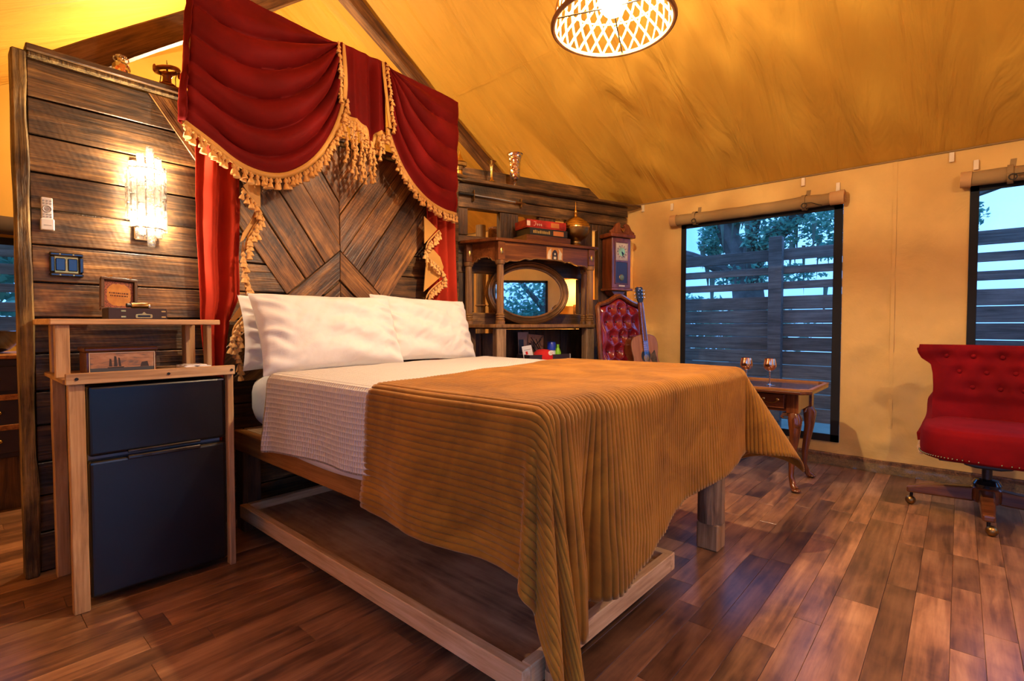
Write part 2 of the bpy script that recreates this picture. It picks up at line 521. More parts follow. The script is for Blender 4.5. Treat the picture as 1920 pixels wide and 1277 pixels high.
for i, (vis, a, b, y0, y1) in enumerate(cands):
    if vis and i < 295:
        lx, ly = (a + b) / 2, (y0 + y1) / 2
        O('plank', G().box(a - lx + .0006, b - lx - .0006, y0 - ly + .0005, y1 - ly - .0005, -.006, 0), M['floor'], floor, bev=.0008, loc=(lx, ly, 0))
    else:
        rest.box(a + .0006, b - .0006, y0 + .0005, y1 - .0005, -.006, 0)
fr = O('plank_field', rest, M['floor'], floor)
fr['kind'] = 'stuff'

# canvas walls: a grid with real openings and soft wrinkles
def canvas_wall(name, lo, hi, holes, place, n=44, m=34, amp=.012, seed=0.0, label='', gable=False, seams=(), mat='canvas'):
    us = sorted(set(list(np.linspace(lo[0], hi[0], n)) + [h[i] for h in holes for i in (0, 1)]))
    vs = sorted(set(list(np.linspace(lo[1], hi[1], m)) + [h[i] for h in holes for i in (2, 3)]))
    g = G(); idx = {}
    def V(i, j):
        if (i, j) not in idx:
            u, v = us[i], vs[j]
            k = 1.0
            for h in holes:
                d = max(h[0] - u, u - h[1], h[2] - v, v - h[3])
                k = min(k, max(0, d) / .12)
            k = min(k, (hi[1] - v) / .1 + .05)
            w = amp * k * (fbm(u * 1.7 + seed, v * .9, seed, 4) + .8 * fbm(u * 5 + v * 2.5, v * 4 - u * 2, seed + 3, 3) * (1.1 - (v - lo[1]) / (hi[1] - lo[1])))
            q = fbm(u * 1.9 + v * 1.1 + seed, v * 1.6 - u * .9, seed + 8, 2)
            w -= .55 * amp * k * max(0, 1 - abs(q) * 2.2) ** 4 * (1.15 - .8 * (v - lo[1]) / (hi[1] - lo[1]))
            idx[(i, j)] = len(g.v); g.v.append(tuple(place(u, v, w)))
        return idx[(i, j)]
    for i in range(len(us) - 1):
        for j in range(len(vs) - 1):
            cu, cv = (us[i] + us[i + 1]) / 2, (vs[j] + vs[j + 1]) / 2
            if any(h[0] < cu < h[1] and h[2] < cv < h[3] for h in holes): continue
            g.f.append((V(i, j), V(i + 1, j), V(i + 1, j + 1), V(i, j + 1)))
    if gable:
        k = len(g.v); nn = 40
        for i in range(nn + 1):
            u = lerp(lo[0], hi[0], i / nn); g.v.append(tuple(place(u, hi[1], 0))); g.v.append(tuple(place(u, roofz(u) + .01, 0)))
        for i in range(nn): g.f.append((k + 2 * i, k + 2 * i + 2, k + 2 * i + 3, k + 2 * i + 1))
    o = struct(O(name, g, M[mat], smooth=True, angle=70), label)
    for su in seams:
        sg = G()
        for j in range(24):
            v0, v1 = lerp(lo[1], hi[1], j / 24), lerp(lo[1], hi[1], (j + 1) / 24)
            q = [place(su - .011, v0, -.004), place(su + .011, v0, -.004), place(su + .011, v1, -.004), place(su - .011, v1, -.004)]
            sg.add(q, [(0, 1, 2, 3)])
        O('seam', sg, M['canvas'], o, solid=.002)
    return o
W1 = (.665, 1.895, .172, 1.955)
W2 = (-1.25, -.030, .172, 1.955)
wall_r = canvas_wall('wall_right', (YF, .075), (YB, EAVE), [W1, W2], lambda u, v, w: (XR + w, u, v), 190, 76, .022, 2.0, 'cream canvas side wall with two screened windows', seams=(.36,))
BW = (-.25, 1.0, .92, 1.66)
wall_b = canvas_wall('wall_back', (XL, 0), (XR, EAVE), [BW], lambda u, v, w: (u, YB + w, v), 40, 30, .015, 9.0, 'canvas gable wall behind the plank partition', True, mat='roof')
DOOR = (.55, 1.55, .02, 2.0)
FW = (3.20, 4.10, .50, 1.79)
wall_f = canvas_wall('wall_front', (XL, 0), (XR, EAVE), [DOOR, FW], lambda u, v, w: (u, YF + w, v), 40, 30, .01, 5.0, 'canvas front wall with open doorway and window', True)
LW = (-1.15, .75, .25, 1.90)
wall_l = canvas_wall('wall_left', (YF, 0), (YB, EAVE), [LW], lambda u, v, w: (XL + w, u, v), 40, 24, .012, 7.0, 'canvas side wall with a window added for daylight')

def slope(s, x0, x1):
    def f(u, v):
        x = lerp(x0, x1, u); y = lerp(YF - .02, YB + .02, v)
        k = min(1, min(u, 1 - u) * 6 + .03)
        w = .020 * k * fbm(y * 2.2 + x * .5, x * .55, s, 4) + .010 * k * fbm(y * 6 + x * 2, x * 1.2, s + 4, 3) - .03 * math.sin(PI * u)
        return (x, y, roofz(min(x, XR)) + w)
    return f
ceil_r = struct(O('ceiling', G().grid(70, 130, slope(1.0, RIDGEX, XR)).grid(40, 70, slope(3.0, RIDGEX, XL)), M['roof'], smooth=True, angle=80), 'sloping yellow canvas tent roof')
for sx in (3.0,):
    sg = G(); f = slope(1.0, RIDGEX, XR); uu = (sx - RIDGEX) / (XR - RIDGEX)
    for j in range(80):
        a, b = Vector(f(uu, j / 80)), Vector(f(uu, (j + 1) / 80))
        d = Vector((.010, 0, -.006)); dn = Vector((-.0025, 0, -.004))
        sg.add([a - d + dn, a + d + dn, b + d + dn, b - d + dn], [(0, 1, 2, 3)])
    O('seam', sg, M['roof'], ceil_r, solid=.002)
eg = G()
eg.tube([(XR - .006, lerp(YF, YB, i / 40), EAVE - .004) for i in range(41)], .006, 6)
O('eave_piping', eg, M['canvas_roll'], ceil_r, smooth=True)

# plinth board along the window wall and its clear plastic skirt
struct(O('baseboard_right', G().box(XR - .035, XR + .05, YF, YB, 0, .088), M['rafter'], bev=.006), 'brown timber sill at the foot of the canvas wall')
def skirt(u, v):
    y = lerp(YF + .05, 2.2, u); z = lerp(.062, 0.002, v)
    return (XR - .040 - .02 * v - .010 * fbm(y * 7, z * 20, 1, 3) * v, y, z)
sk = NT('clear_vinyl'); sk.set(col=L(.35, .25, .12), rough=.12, alpha=.35)
O('vinyl_skirt', G().grid(140, 5, skirt), sk.m, wall_r, smooth=True)

# truss behind the partition
def beam(name, p0, p1, w, h, mat, par=None, taper=.0, seed=0.0, n=14):
    """hewn timber from p0 to p1 with slightly wandering faces, local x along its length"""
    p0, p1 = Vector(p0), Vector(p1); ln = (p1 - p0).length
    g = G(); vs = []
    for i in range(n):
        x = ln * i / (n - 1)
        for a, b in ((-1, -1), (1, -1), (1, 1), (-1, 1)):
            vs.append((x, a * w / 2 + .012 * fbm(x * 2, a, b + seed, 3), b * h / 2 + .012 * fbm(x * 2 + 7, a, b + seed, 3)))
    fs = [(3, 2, 1, 0), tuple(range(4 * n - 4, 4 * n))]
    for i in range(n - 1):
        for k in range(4):
            fs.append((4 * i + k, 4 * i + (k + 1) % 4, 4 * i + 4 + (k + 1) % 4, 4 * i + 4 + k))
    g.add(vs, fs)
    d = (p1 - p0).normalized()
    q = d.to_track_quat('X', 'Z')
    o = O(name, g, mat, par, bev=.008)
    o.location = p0; o.rotation_mode = 'QUATERNION'; o.rotation_quaternion = q
    return o
tr = sroot('trim_1', 'timber roof truss behind the partition')
beam('rafter', (1.90, 3.52, 3.655), (4.36, 3.52, 2.185), .09, .11, M['rafter'], tr, seed=1)
beam('rafter', (1.98, 3.52, 3.62), (.34, 3.52, 2.30), .09, .14, M['rafter'], tr, seed=4)

# windows: black webbing, screen, rolled flap
def window(name, w, label, roll=True):
    y0, y1, z0, z1 = w
    r = sroot(name, label)
    b = .045
    for q in ((y0, y0 + b + .012, z0, z1), (y1 - b, y1, z0, z1), (y0, y1, z0, z0 + b + .01), (y0, y1, z1 - b, z1)):
        O('border_strip', G().box(XR - .012, XR - .004, *q), M['webbing'], r, bev=.002)
    O('screen', G().add([(XR - .002, y0, z0), (XR - .002, y1, z0), (XR - .002, y1, z1), (XR - .002, y0, z1)], [(0, 1, 2, 3)]), M['screen'], r)
    return r
window('window_1', W1, 'screened window behind the side table, slatted fence outside')
window('window_2', W2, 'screened window behind the red swivel chair')
def flap_roll(y0, y1, z, label, straps, seed, sag):
    t = thing('rolled_flap', label, 'window flap', (XR - .06, 0, z))
    def body(a, b, rad, k=0):
        g = G(); n = 30
        pts = []; rr = []
        for i in range(n):
            q = i / (n - 1); y = lerp(a, b, q)
            pts.append((.008 * fbm(y * 4, seed), y, sag * math.sin(PI * (y - y0) / (y1 - y0)) * -1 + .006 * fbm(y * 5, seed + 2)))
            rr.append(rad * (1 + .09 * fbm(y * 6, seed + 5)))
        return g.tube(pts, rr, 16)
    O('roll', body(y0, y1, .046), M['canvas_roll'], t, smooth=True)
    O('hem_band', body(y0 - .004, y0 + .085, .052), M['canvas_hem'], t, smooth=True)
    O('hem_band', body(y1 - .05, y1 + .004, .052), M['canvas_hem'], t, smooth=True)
    for e in (y0 - .008,):
        sp = [((.004 + .0017 * i) * math.cos(i * .6), e, (.004 + .0017 * i) * math.sin(i * .6)) for i in range(26)]
        O('roll_end', G().tube(sp, .003, 5), M['canvas_hem'], t, smooth=True)
    for ys in straps:
        g = G()
        ring = [(.056 * math.cos(a) , ys + .012 * math.sin(a * .5), .056 * math.sin(a) - sag * math.sin(PI * (ys - y0) / (y1 - y0))) for a in np.linspace(.2, 2 * PI + .2, 22)]
        for i in range(21):
            a, b = Vector(ring[i]), Vector(ring[i + 1]); d = Vector((0, .014, 0))
            g.add([a - d, a + d, b + d, b - d], [(0, 1, 2, 3)])
        g.add([(.052, ys - .014, .03), (.052, ys + .014, .03), (.056, ys + .006, .10), (.056, ys - .022, .10)], [(0, 1, 2, 3)])
        st = O('strap', g, M['canvas_roll'], t, solid=.004)
        O('ring', G().tube([(-.062, ys + .018 * math.cos(a), -.035 + .018 * math.sin(a)) for a in np.linspace(0, 2 * PI, 14)[:-1]], .003, 6, closed=True), M['iron'], st, smooth=True)
        if ys == straps[0]:
            O('cord', G().tube([(-.062, ys - .01, -.02), (-.065, ys - .05, -.022), (-.06, ys - .10, -.045), (-.058, ys - .12, -.05)], .003, 6), M['iron'], st, smooth=True)
    return t
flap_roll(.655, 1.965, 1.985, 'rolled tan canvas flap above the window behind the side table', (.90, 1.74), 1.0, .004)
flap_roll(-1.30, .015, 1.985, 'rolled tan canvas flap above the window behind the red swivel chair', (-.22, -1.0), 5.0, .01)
# little white tabs along the eave
tabs = [(2.27, 2.155, 'small white tab hanging in the corner above the guitar'), (1.985, 2.125, 'small white tab beside the corner end of the long flap roll'), (.93, 2.155, 'small white tab under the eave above the side table window'), (.70, 2.075, 'small white tab at the spiral end of the side table window flap'),
        (.065, 2.155, 'small white tab under the eave between the windows'), (-.055, 2.08, 'small white tab at the end of the flap roll over the swivel chair')]
for ty, tz, lb in tabs:
    gg = G().box(-.004, .004, -.013, .013, -.032, .032).box(-.008, -.003, -.013, .013, -.032, -.018)
    tag(O('eave_tab', gg, M['tab'], bev=.002, loc=(XR - .012, ty, tz)), lb, 'tab', 'white tabs along the eave')

# ------------------------------------------------------------------ plank partition behind the bed
PY = 2.90
part = sroot('wall_partition', 'dark barn plank partition behind the bed', (0, PY, 0))
rb = random.Random(3)
zs = [2.150, 1.996, 1.842, 1.689, 1.537, 1.388, 1.231, 1.082, .930, .773, .628, .472, .327, .170, 0.0]
for i in range(len(zs) - 1):
    z1, z0 = zs[i], zs[i + 1]
    zc = (z0 + z1) / 2; dy = rb.uniform(-.004, .004)
    h = (z1 - z0) / 2 - .003
    g = G(); n = 13; x0, x1 = .262, 2.66
    vs = []
    for k in range(n):
        x = lerp(x0, x1, k / (n - 1))
        for a, b in ((0, -1), (0, 1), (1, 1), (1, -1)):
            vs.append((x - 1.46, a * .026, b * (h - .004 * abs(fbm(x * 3, i, b)))))
    fs = [(3, 2, 1, 0), tuple(range(4 * n - 4, 4 * n))]
    for k in range(n - 1):
        for j in range(4): fs.append((4 * k + j, 4 * k + (j + 1) % 4, 4 * k + 4 + (j + 1) % 4, 4 * k + 4 + j))
    g.add(vs, fs)
    O('plank', g, M['plank'], part, bev=.003, loc=(1.46, dy, zc))
O('backing_sheet', G().box(.262, 2.66, .030, .050, 0, 2.15), M['plank_v'], part)
# live-edge end post
g = G(); n = 40
vs = []
for k in range(n):
    z = 2.165 * k / (n - 1)
    wv = .010 * fbm(z * 2.2, 1.0, 0, 4)
    wv2 = .007 * fbm(z * 3.0, 5.0, 0, 4)
    for x, y_ in ((.212 + wv2 * .4, -.045), (.258 + wv, -.045 + wv2), (.262, .05), (.212 + wv2 * .4, .05)):
        vs.append((x, y_, z))
fs = [(3, 2, 1, 0), tuple(range(4 * n - 4, 4 * n))]
for k in range(n - 1):
    for j in range(4): fs.append((4 * k + j, 4 * k + (j + 1) % 4, 4 * k + 4 + (j + 1) % 4, 4 * k + 4 + j))
g.add(vs, fs)
O('end_post', g, M['bark'], part, bev=.006)
O('ledge', G().box(.255, 2.70, -.060, .17, 2.166, 2.192), M['plank'], part, bev=.004)
O('ledge_edge', G().box(.262, 2.69, -.045, -.012, 2.150, 2.1655), M['bark'], part, bev=.003)

# chevron headboard: diagonal boards over the planks, each cut to its outline
hb = thing('chevron_headboard', 'dark diagonal barn boards forming a large X behind the pillows', 'headboard', (0, PY - .005, 0))
def board(poly, ang, par, d=.016, off=0.0, mat='chev_a', name='board'):
    """outline in the wall plane (x, z); local x follows the board so the grain runs along it"""
    cx = sum(p[0] for p in poly) / len(poly); cz = sum(p[1] for p in poly) / len(poly)
    ca, sa = math.cos(ang), math.sin(ang)
    loc = [((x - cx) * ca + (z - cz) * sa, -(x - cx) * sa + (z - cz) * ca) for x, z in poly]
    o = O(name, G().prism(loc, -d - off, -off, 'xz'), M[mat], par, bev=.003)
    o.location = (cx, 0, cz); o.rotation_euler = (0, -ang, 0)
    return o
def clip_poly(poly, a, b, c):
    """keep the side a*x + b*z <= c"""
    out = []
    for i in range(len(poly)):
        p, q = poly[i], poly[(i + 1) % len(poly)]
        dp, dq = a * p[0] + b * p[1] - c, a * q[0] + b * q[1] - c
        if dp <= 0: out.append(p)
        if dp * dq < 0:
            t = dp / (dp - dq); out.append((lerp(p[0], q[0], t), lerp(p[1], q[1], t)))
    return out
CX = 1.650
def strip(p, q, wdt):
    """strip running from p to q whose left edge is the line p-q, width to the right"""
    d = Vector((q[0] - p[0], q[1] - p[1])); d.normalize()
    nrm = Vector((d.y, -d.x)) * wdt
    e = d * 1.2
    return [(p[0] - e.x, p[1] - e.y), (q[0] + e.x, q[1] + e.y), (q[0] + e.x + nrm.x, q[1] + e.y + nrm.y), (p[0] - e.x + nrm.x, p[1] - e.y + nrm.y)]
def fit(poly, left, upper=True):
    poly = clip_poly(poly, 0, 1, 2.148); poly = clip_poly(poly, 0, -1, -.75)
    poly = clip_poly(poly, 1, 0, CX - .001) if left else clip_poly(poly, -1, 0, -CX - .001)
    if upper:   # above the lower chevron
        k = (1.182 - 1.512) / (1.272 - 1.651)
        s = k if left else -k * 1.02
        z0 = 1.512 - s * CX
        poly = clip_poly(poly, s, -1, -z0) if True else poly
    return poly
# upper left boards run down to the right; the lowest one starts at the ledge
dl = Vector((.629, -.895)).normalized()
nl = Vector((.818, .575)).normalized()
angl = math.atan2(dl.y, dl.x)
edge0 = Vector((.688, 2.133))
wl = [.145, .155, .15, .15, .16, .16]
acc = 0.0
for i, w in enumerate(wl):
    a = edge0 + nl * acc; b = a + dl
    d = (b - a).normalized(); nr = nl
    poly = [tuple(a - d * .6), tuple(a + d * 2.2), tuple(a + d * 2.2 + nr * (w - .004)), tuple(a - d * .6 + nr * (w - .004))]
    poly = fit(poly, True)
    if len(poly) > 2: board(poly, angl, hb, d=.016 if i else .007, off=(.000 if i % 2 or not i else .006))
    acc += w
dr = Vector((.582, .813)).normalized()
nrr = Vector((-dr.y, dr.x))
edge0 = Vector((1.99, 1.217))
acc = 0.0
for i, w in enumerate([.135, .14, .15, .15, .16, .16]):
    a = edge0 + nrr * acc
    poly = [tuple(a - dr * 1.4), tuple(a + dr * 2.2), tuple(a + dr * 2.2 + nrr * (w - .004)), tuple(a - dr * 1.4 + nrr * (w - .004))]
    poly = fit(poly, False)
    poly = clip_poly(poly, 1, 0, 2.655)
    if len(poly) > 2: board(poly, math.atan2(dr.y, dr.x), hb, off=(.004 if i % 2 else .0))
    acc += w
# lower inverted V
for left in (True, False):
    sx = -1 if left else 1
    d = Vector((sx * .379, -.330)).normalized() if left else Vector((.326, -.296)).normalized()
    nn = Vector((-d.y, d.x)) * (1 if left else -1)
    if nn.y > 0: nn = -nn
    for i, w in enumerate((.135, .14, .14)):
        a = Vector((CX, 1.508)) + nn * (w * i + .003 * i)
        poly = [tuple(a - d * .8), tuple(a + d * 1.6), tuple(a + d * 1.6 + nn * (w - .004)), tuple(a - d * .8 + nn * (w - .004))]
        poly = clip_poly(poly, 1, 0, CX - .001) if left else clip_poly(poly, -1, 0, -CX - .001)
        poly = clip_poly(poly, 0, -1, -.75)
        if len(poly) > 2: board(poly, math.atan2(d.y, d.x), hb, off=.004)

# ------------------------------------------------------------------ angled partition with openings
ang = sroot('wall_angled', 'dark plank partition with openings, angled beside the bed', (AX, AY, 0), AROT)
def sbox(name, s0, s1, t0, t1, z0, z1, mat, par, bev=.004):
    """box in the partition frame, t comes out towards the room"""
    cx, cz = (s0 + s1) / 2, (z0 + z1) / 2
    return O(name, G().box(s0 - cx, s1 - cx, -t1, -t0, z0 - cz, z1 - cz), M[mat], par, bev=bev, loc=(cx, 0, cz))
for s0, s1, z0, z1 in ((-.04, .096, 1.756, 1.965), (.385, .556, 1.756, 1.965), (.765, .930, 1.756, 1.965), (1.060, 1.335, 1.756, 1.965)):
    sbox('post', s0, s1, -.075, -.01, z0, z1, 'plank_v', ang)
sbox('beam', -.02, 1.742, -.09, .010, 2.062, 2.150, 'plank', ang)
sbox('beam', -.02, 1.742, -.085, .002, 1.966, 2.058, 'plank', ang)
sbox('ledge', -.03, 1.86, -.28, .065, 2.153, 2.178, 'plank', ang)
O('ledge_backboard', G().prism([(-.02, 2.178), (1.62, 2.178), (1.40, 2.325), (-.02, 2.325)], .14, .17, 'xz'), M['plank'], ang, bev=.004)
for z0, z1 in ((1.612, 1.754), (1.463, 1.608)):
    sbox('plank', -.02, 1.335, -.06, -.015, z0, z1, 'plank', ang)
sbox('plank', -.02, 1.335, -.06, -.015, 1.02, 1.150, 'plank', ang)
for s0, s1 in ((-.04, .148), (1.187, 1.340)):
    sbox('post', s0, s1, -.065, -.01, 1.152, 1.461, 'plank_v', ang)
for s0, s1 in ((.42, .52), (.72, .80)):
    sbox('post', s0, s1, -.065, -.02, 1.152, 1.461, 'plank_v', ang)
xs = [-.04, .215, .40, .60, .80, .985, 1.20, 1.340]
for i in range(len(xs) - 1):
    top = .985 if i < 2 else 1.015
    sbox('plank', xs[i] + .002, xs[i + 1] - .002, -.05, -.012 + .004 * (i % 2), 0, top, 'plank_v', ang)
sbox('end_plank', 1.400, 1.560, -.06, 0, 0, 1.962, 'plank_v', ang)
sbox('end_plank', 1.563, 1.742, -.06, .006, 0, 1.962, 'plank_v', ang)
sbox('slit_sill', 1.340, 1.400, -.06, -.01, 0, 1.285, 'plank_v', ang)
sbox('slit_head', 1.336, 1.400, -.06, -.01, 1.912, 1.963, 'plank_v', ang)

# sheathed blade held on the beam
sw = thing('sheathed_dagger', 'long thin pale sheathed blade mounted on the dark beam', 'dagger', tuple(sec(0, .012, 2.05)), AROT)
O('sheath', G().tube([(.13, -.024, .010), (.30, -.024, .006), (.50, -.024, 0)], [.011, .011, .009], 10, flat=.5), M['grey'], sw, smooth=True)
O('hilt', G().tube([(.0, -.024, .012), (.05, -.024, .012), (.12, -.024, .011)], [.014, .010, .012], 10), M['black'], sw, smooth=True)
O('guard', G().box(.122, .130, -.034, -.010, -.030, .050), M['brass_dark'], sw, bev=.003)
O('tip_cap', G().tube([(.50, -.024, 0), (.56, -.024, -.001), (.60, -.024, -.002)], [.010, .008, .003], 10), M['brass_dark'], sw, smooth=True)
for a in (.126, .56):
    O('bracket', G().box(a - .006, a + .006, -.022, .004, -.035, .035), M['brass_dark'], sw, bev=.002)

# ------------------------------------------------------------------ things fixed to the planks
# crystal wall sconce
sc_ = thing('crystal_sconce', 'lit crystal bar wall sconce on the dark planks', 'sconce', (.655, PY - .004, 1.40))
O('wall_plate', G().box(-.045, .045, -.014, 0, .05, .42), M['chrome'], sc_, bev=.004)
barm = O('crystal_bar', G().box(-.0155, .0155, -.007, .007, -.038, .038), M['crystal'], sc_, bev=.004, loc=(0, 0, -5))
cols = [(-88, .132, 3, .074), (-56, .098, 4, .074), (-28, .060, 5, .074), (0, .010, 6, .0757), (28, .052, 5, .074), (56, .082, 4, .074), (84, .110, 4, .070)]
R_ = .072
first = True
for a, zb, nb, pit in cols:
    th = math.radians(a)
    x, y_ = R_ * math.sin(th), -.035 - R_ * math.cos(th)
    for k in range(nb):
        z = zb + .038 + k * pit
        if first:
            barm.location = (x, y_, z); barm.rotation_euler = (0, 0, th); first = False
        else:
            share('crystal_bar', barm, sc_, (x, y_, z), (0, 0, th))
for z in (.10, .37):
    O('ring', G().tube([(R_ * .93 * math.sin(a), -.035 - R_ * .93 * math.cos(a), z) for a in np.linspace(-1.7, 1.7, 22)], .0035, 6), M['chrome'], sc_, smooth=True)
for z in (.13, .37):
    b = O('bulb', G().ell((0, -.05, z), (.014, .014, .030), 12, 8), M['bulb_small'], sc_, smooth=True)
    O('socket', G().cyl((0, -.05, z - .05), (0, -.05, z - .025), .012, n=12).cyl((0, -.05, z - .045), (0, -.010, z - .045), .006, n=8), M['chrome'], sc_, smooth=True)
    lamp_light('sconce_light', sc_, (0, -.05, z), 17.0, (1, .80, .55), .02)

# remote control in its holder
rc = thing('remote_control', 'white fan remote in a wall holder on the planks', 'remote control', (.311, PY - .004, 1.449))
O('body', G().box(-.0185, .0185, -.020, -.006, .028, .137), M['white'], rc, bev=.004, seg=2)
hd = O('holder', G().box(-.022, .022, -.026, .0, 0, .048), M['white'], rc, bev=.004, seg=2)
O('brand_print', G().box(-.012, .012, -.0265, -.0262, .018, .0215), M['grey'], hd)
for r in range(2):
    for k in (-1, 0, 1):
        O('button', G().cyl((k * .011, -.0225, .122 - r * .011), (k * .011, -.020, .122 - r * .011), .0036, n=10), M['grey'], rc, smooth=True)
O('button_ring', G().tube([(.0135 * math.cos(a), -.0212, .088 + .0135 * math.sin(a)) for a in np.linspace(0, 2 * PI, 25)[:-1]], .0025, 6, closed=True), M['grey'], rc, smooth=True)
O('button', G().cyl((0, -.0225, .088), (0, -.020, .088), .006, n=12), M['grey'], rc, smooth=True)
for r in range(2):
    for k in (-1, 0, 1):
        O('button', G().cyl((k * .011, -.0225, .066 - r * .010), (k * .011, -.020, .066 - r * .010), .0032, n=10), M['grey'], rc, smooth=True)

# framed double switch
sp = thing('light_switch', 'black framed double rocker switch plate on the planks', 'light switch', (.370, PY - .004, 1.258))
fg = G()
w2, h2, b = .056, .104, .017
for (x0, x1, z0, z1) in ((-w2, w2, 0, b), (-w2, w2, h2 - b, h2), (-w2, -w2 + b, b, h2 - b), (w2 - b, w2, b, h2 - b)):
    fg.box(x0, x1, -.016, 0, z0, z1)
O('frame', fg, M['blackgloss'], sp, bev=.006, seg=2)
O('plate', G().box(-w2 + b, w2 - b, -.008, 0, b, h2 - b), M['brass'], sp, bev=.001)
for k in (-1, 1):
    O('rocker', G().box(k * .020 - .0165, k * .020 + .0165, -.014, -.004, b + .008, h2 - b - .008), M['blackgloss'], sp, bev=.003)
for x, z in ((-.022, h2 - .008), (.022, h2 - .008), (-.022, .008), (.022, .008)):
    O('screw', G().cyl((x, -.0175, z), (x, -.015, z), .003, n=10), M['brass'], sp, smooth=True)

# ------------------------------------------------------------------ things on the ledges
v1 = thing('glass_vase', 'small amber glass urn vase on the partition ledge', 'vase', (.594, 2.975, 2.192))
prof = [(.016, 0), (.019, .006), (.030, .035), (.036, .060), (.034, .075), (.022, .090), (.014, .097), (.014, .108), (.021, .116), (.022, .119)]
O('body', G().lathe(prof, 28, cap=False).lathe([(r - .002, z) for r, z in reversed(prof)], 28, cap=False), M['amber'], v1, smooth=True)
O('base', G().lathe([(.017, -.0), (.017, .004), (.001, .005)], 20), M['amber'], v1, smooth=True)
for k in (-1, 1):
    O('handle', G().tube([(k * .018, 0, .114), (k * .028, 0, .112), (k * .029, 0, .100), (k * .021, 0, .090)], .003, 6), M['amber'], v1, smooth=True)

sh = thing('copper_ornament', 'brown copper pot ornament with ring top on the partition ledge', 'ornament', (.775, 2.965, 2.192))
cop = plain('brown_copper', L(.30, .10, .035), .3, .9, .3, 12)
O('bowl', G().lathe([(.040, 0), (.052, .008), (.056, .022), (.050, .038), (.030, .050), (.024, .056)], 28), cop, sh, smooth=True)
O('rim', G().tube([(.052 * math.cos(a), .052 * math.sin(a), .034 + .003 * math.sin(8 * a)) for a in np.linspace(0, 2 * PI, 49)[:-1]], .004, 6, closed=True), cop, sh, smooth=True)
O('chimney', G().lathe([(.020, .05), (.018, .085), (.023, .092), (.020, .108)], 18), cop, sh, smooth=True)
O('ring_top', G().tube([(.048 * math.cos(a), .048 * math.sin(a), .118 + .010 * math.cos(a)) for a in np.linspace(0, 2 * PI, 33)[:-1]], .011, 8, closed=True), cop, sh, smooth=True)
for k in (-1, 1):
    O('finial', G().ell((k * .052, 0, .112), (.008, .008, .020), 10, 8), cop, sh, smooth=True)
    O('wire_support', G().tube([(k * .034, -.012, .04), (k * .030, -.02, .08), (k * .040, -.01, .112)], .002, 6), M['iron'], sh, smooth=True)
O('spike', G().tube([(0, 0, .10), (.002, 0, .135), (0, 0, .168)], [.006, .003, .0012], 8), M['iron'], sh, smooth=True)

tv = thing('trumpet_vase', 'brass trumpet bud vase on the angled ledge', 'vase', tuple(sec(.285, .03, 2.178)))
prof = [(.034, 0), (.034, .004), (.026, .010), (.011, .026), (.009, .045), (.010, .09), (.013, .125), (.021, .148), (.038, .166)]
O('body', G().lathe(prof, 28).lathe([(.037, .166), (.018, .146), (.006, .12)], 28, cap=False), M['brass'], tv, smooth=True)
O('foot_ring', G().lathe([(.036, 0), (.037, .003), (.034, .006)], 24), M['brass_dark'], tv, smooth=True)

hv = thing('hurricane_glass', 'tall flared amber glass hurricane on a stem', 'vase', tuple(sec(.505, .02, 2.178)))
prof = [(.022, .055), (.036, .070), (.041, .095), (.042, .16), (.044, .20), (.052, .235), (.064, .262)]
O('bowl', G().lathe(prof, 32, cap=False).lathe([(r - .0025, z) for r, z in reversed(prof)], 32, cap=False), M['amber'], hv, smooth=True)
O('stem', G().lathe([(.030, 0), (.030, .004), (.012, .012), (.009, .026), (.014, .034), (.010, .044), (.022, .056), (.001, .060)], 24), M['amber'], hv, smooth=True)
O('rim', G().tube([(.064 * math.cos(a), .064 * math.sin(a), .262) for a in np.linspace(0, 2 * PI, 33)[:-1]], .0025, 6, closed=True), M['brass'], hv, smooth=True)

ln = thing('brass_lantern', 'small pale brass pagoda lantern beside the drape on the ledge', 'lantern', tuple(sec(.015, .02, 2.178)), AROT)
O('base', G().lathe([(.034, 0), (.032, .01), (.022, .03), (.020, .055), (.024, .06)], 8), M['brass'], ln)
O('gallery', G().box(-.042, .042, -.042, .042, .085, .118), M['brass_dark'], ln, bev=.004)
O('cage', G().lathe([(.020, .058), (.026, .075), (.030, .086)], 8), M['brass'], ln)
O('roof', G().lathe([(.052, .118), (.030, .135), (.016, .16), (.006, .185), (.002, .21)], 8), M['brass'], ln)
for k in range(4):
    a = PI / 4 + k * PI / 2
    O('corner_post', G().cyl((.038 * math.cos(a), .038 * math.sin(a), .082), (.038 * math.cos(a), .038 * math.sin(a), .122), .004, n=8), M['brass'], ln, smooth=True)

# ------------------------------------------------------------------ velvet drapes over the bed head
VY = 2.78
val = thing('velvet_valance', 'crimson velvet swag valance with gold tassel fringe above the bed', 'valance', (0, VY, 0))
O('rail', G().tube([(.84, .03, 2.668), (2.56, .03, 2.668)], .016, 10), M['rafter'], val, smooth=True)
O('support_post', G().box(.842, .872, .045, .085, 2.192, 2.72), M['pine_z'], val, bev=.003)
O('support_post', G().box(2.50, 2.53, .045, .085, 2.192, 2.69), M['pine_z'], val, bev=.003)

def poly_at(pts, q):
    """point at arc-length fraction q of a polyline"""
    P = [Vector(p) for p in pts]
    d = [0.0]
    for i in range(1, len(P)): d.append(d[-1] + (P[i] - P[i - 1]).length)
    t = q * d[-1]
    for i in range(1, len(P)):
        if t <= d[i] + 1e-9:
            k = (t - d[i - 1]) / max(1e-9, d[i] - d[i - 1])
            return P[i - 1].lerp(P[i], k)
    return P[-1]
def smooth_poly(pts, n=60, it=3):
    P = [Vector(p) for p in pts]
    for _ in range(it):
        Q = [P[0]]
        for i in range(len(P) - 1):
            Q.append(P[i].lerp(P[i + 1], .25)); Q.append(P[i].lerp(P[i + 1], .75))
        Q.append(P[-1]); P = Q
    return P
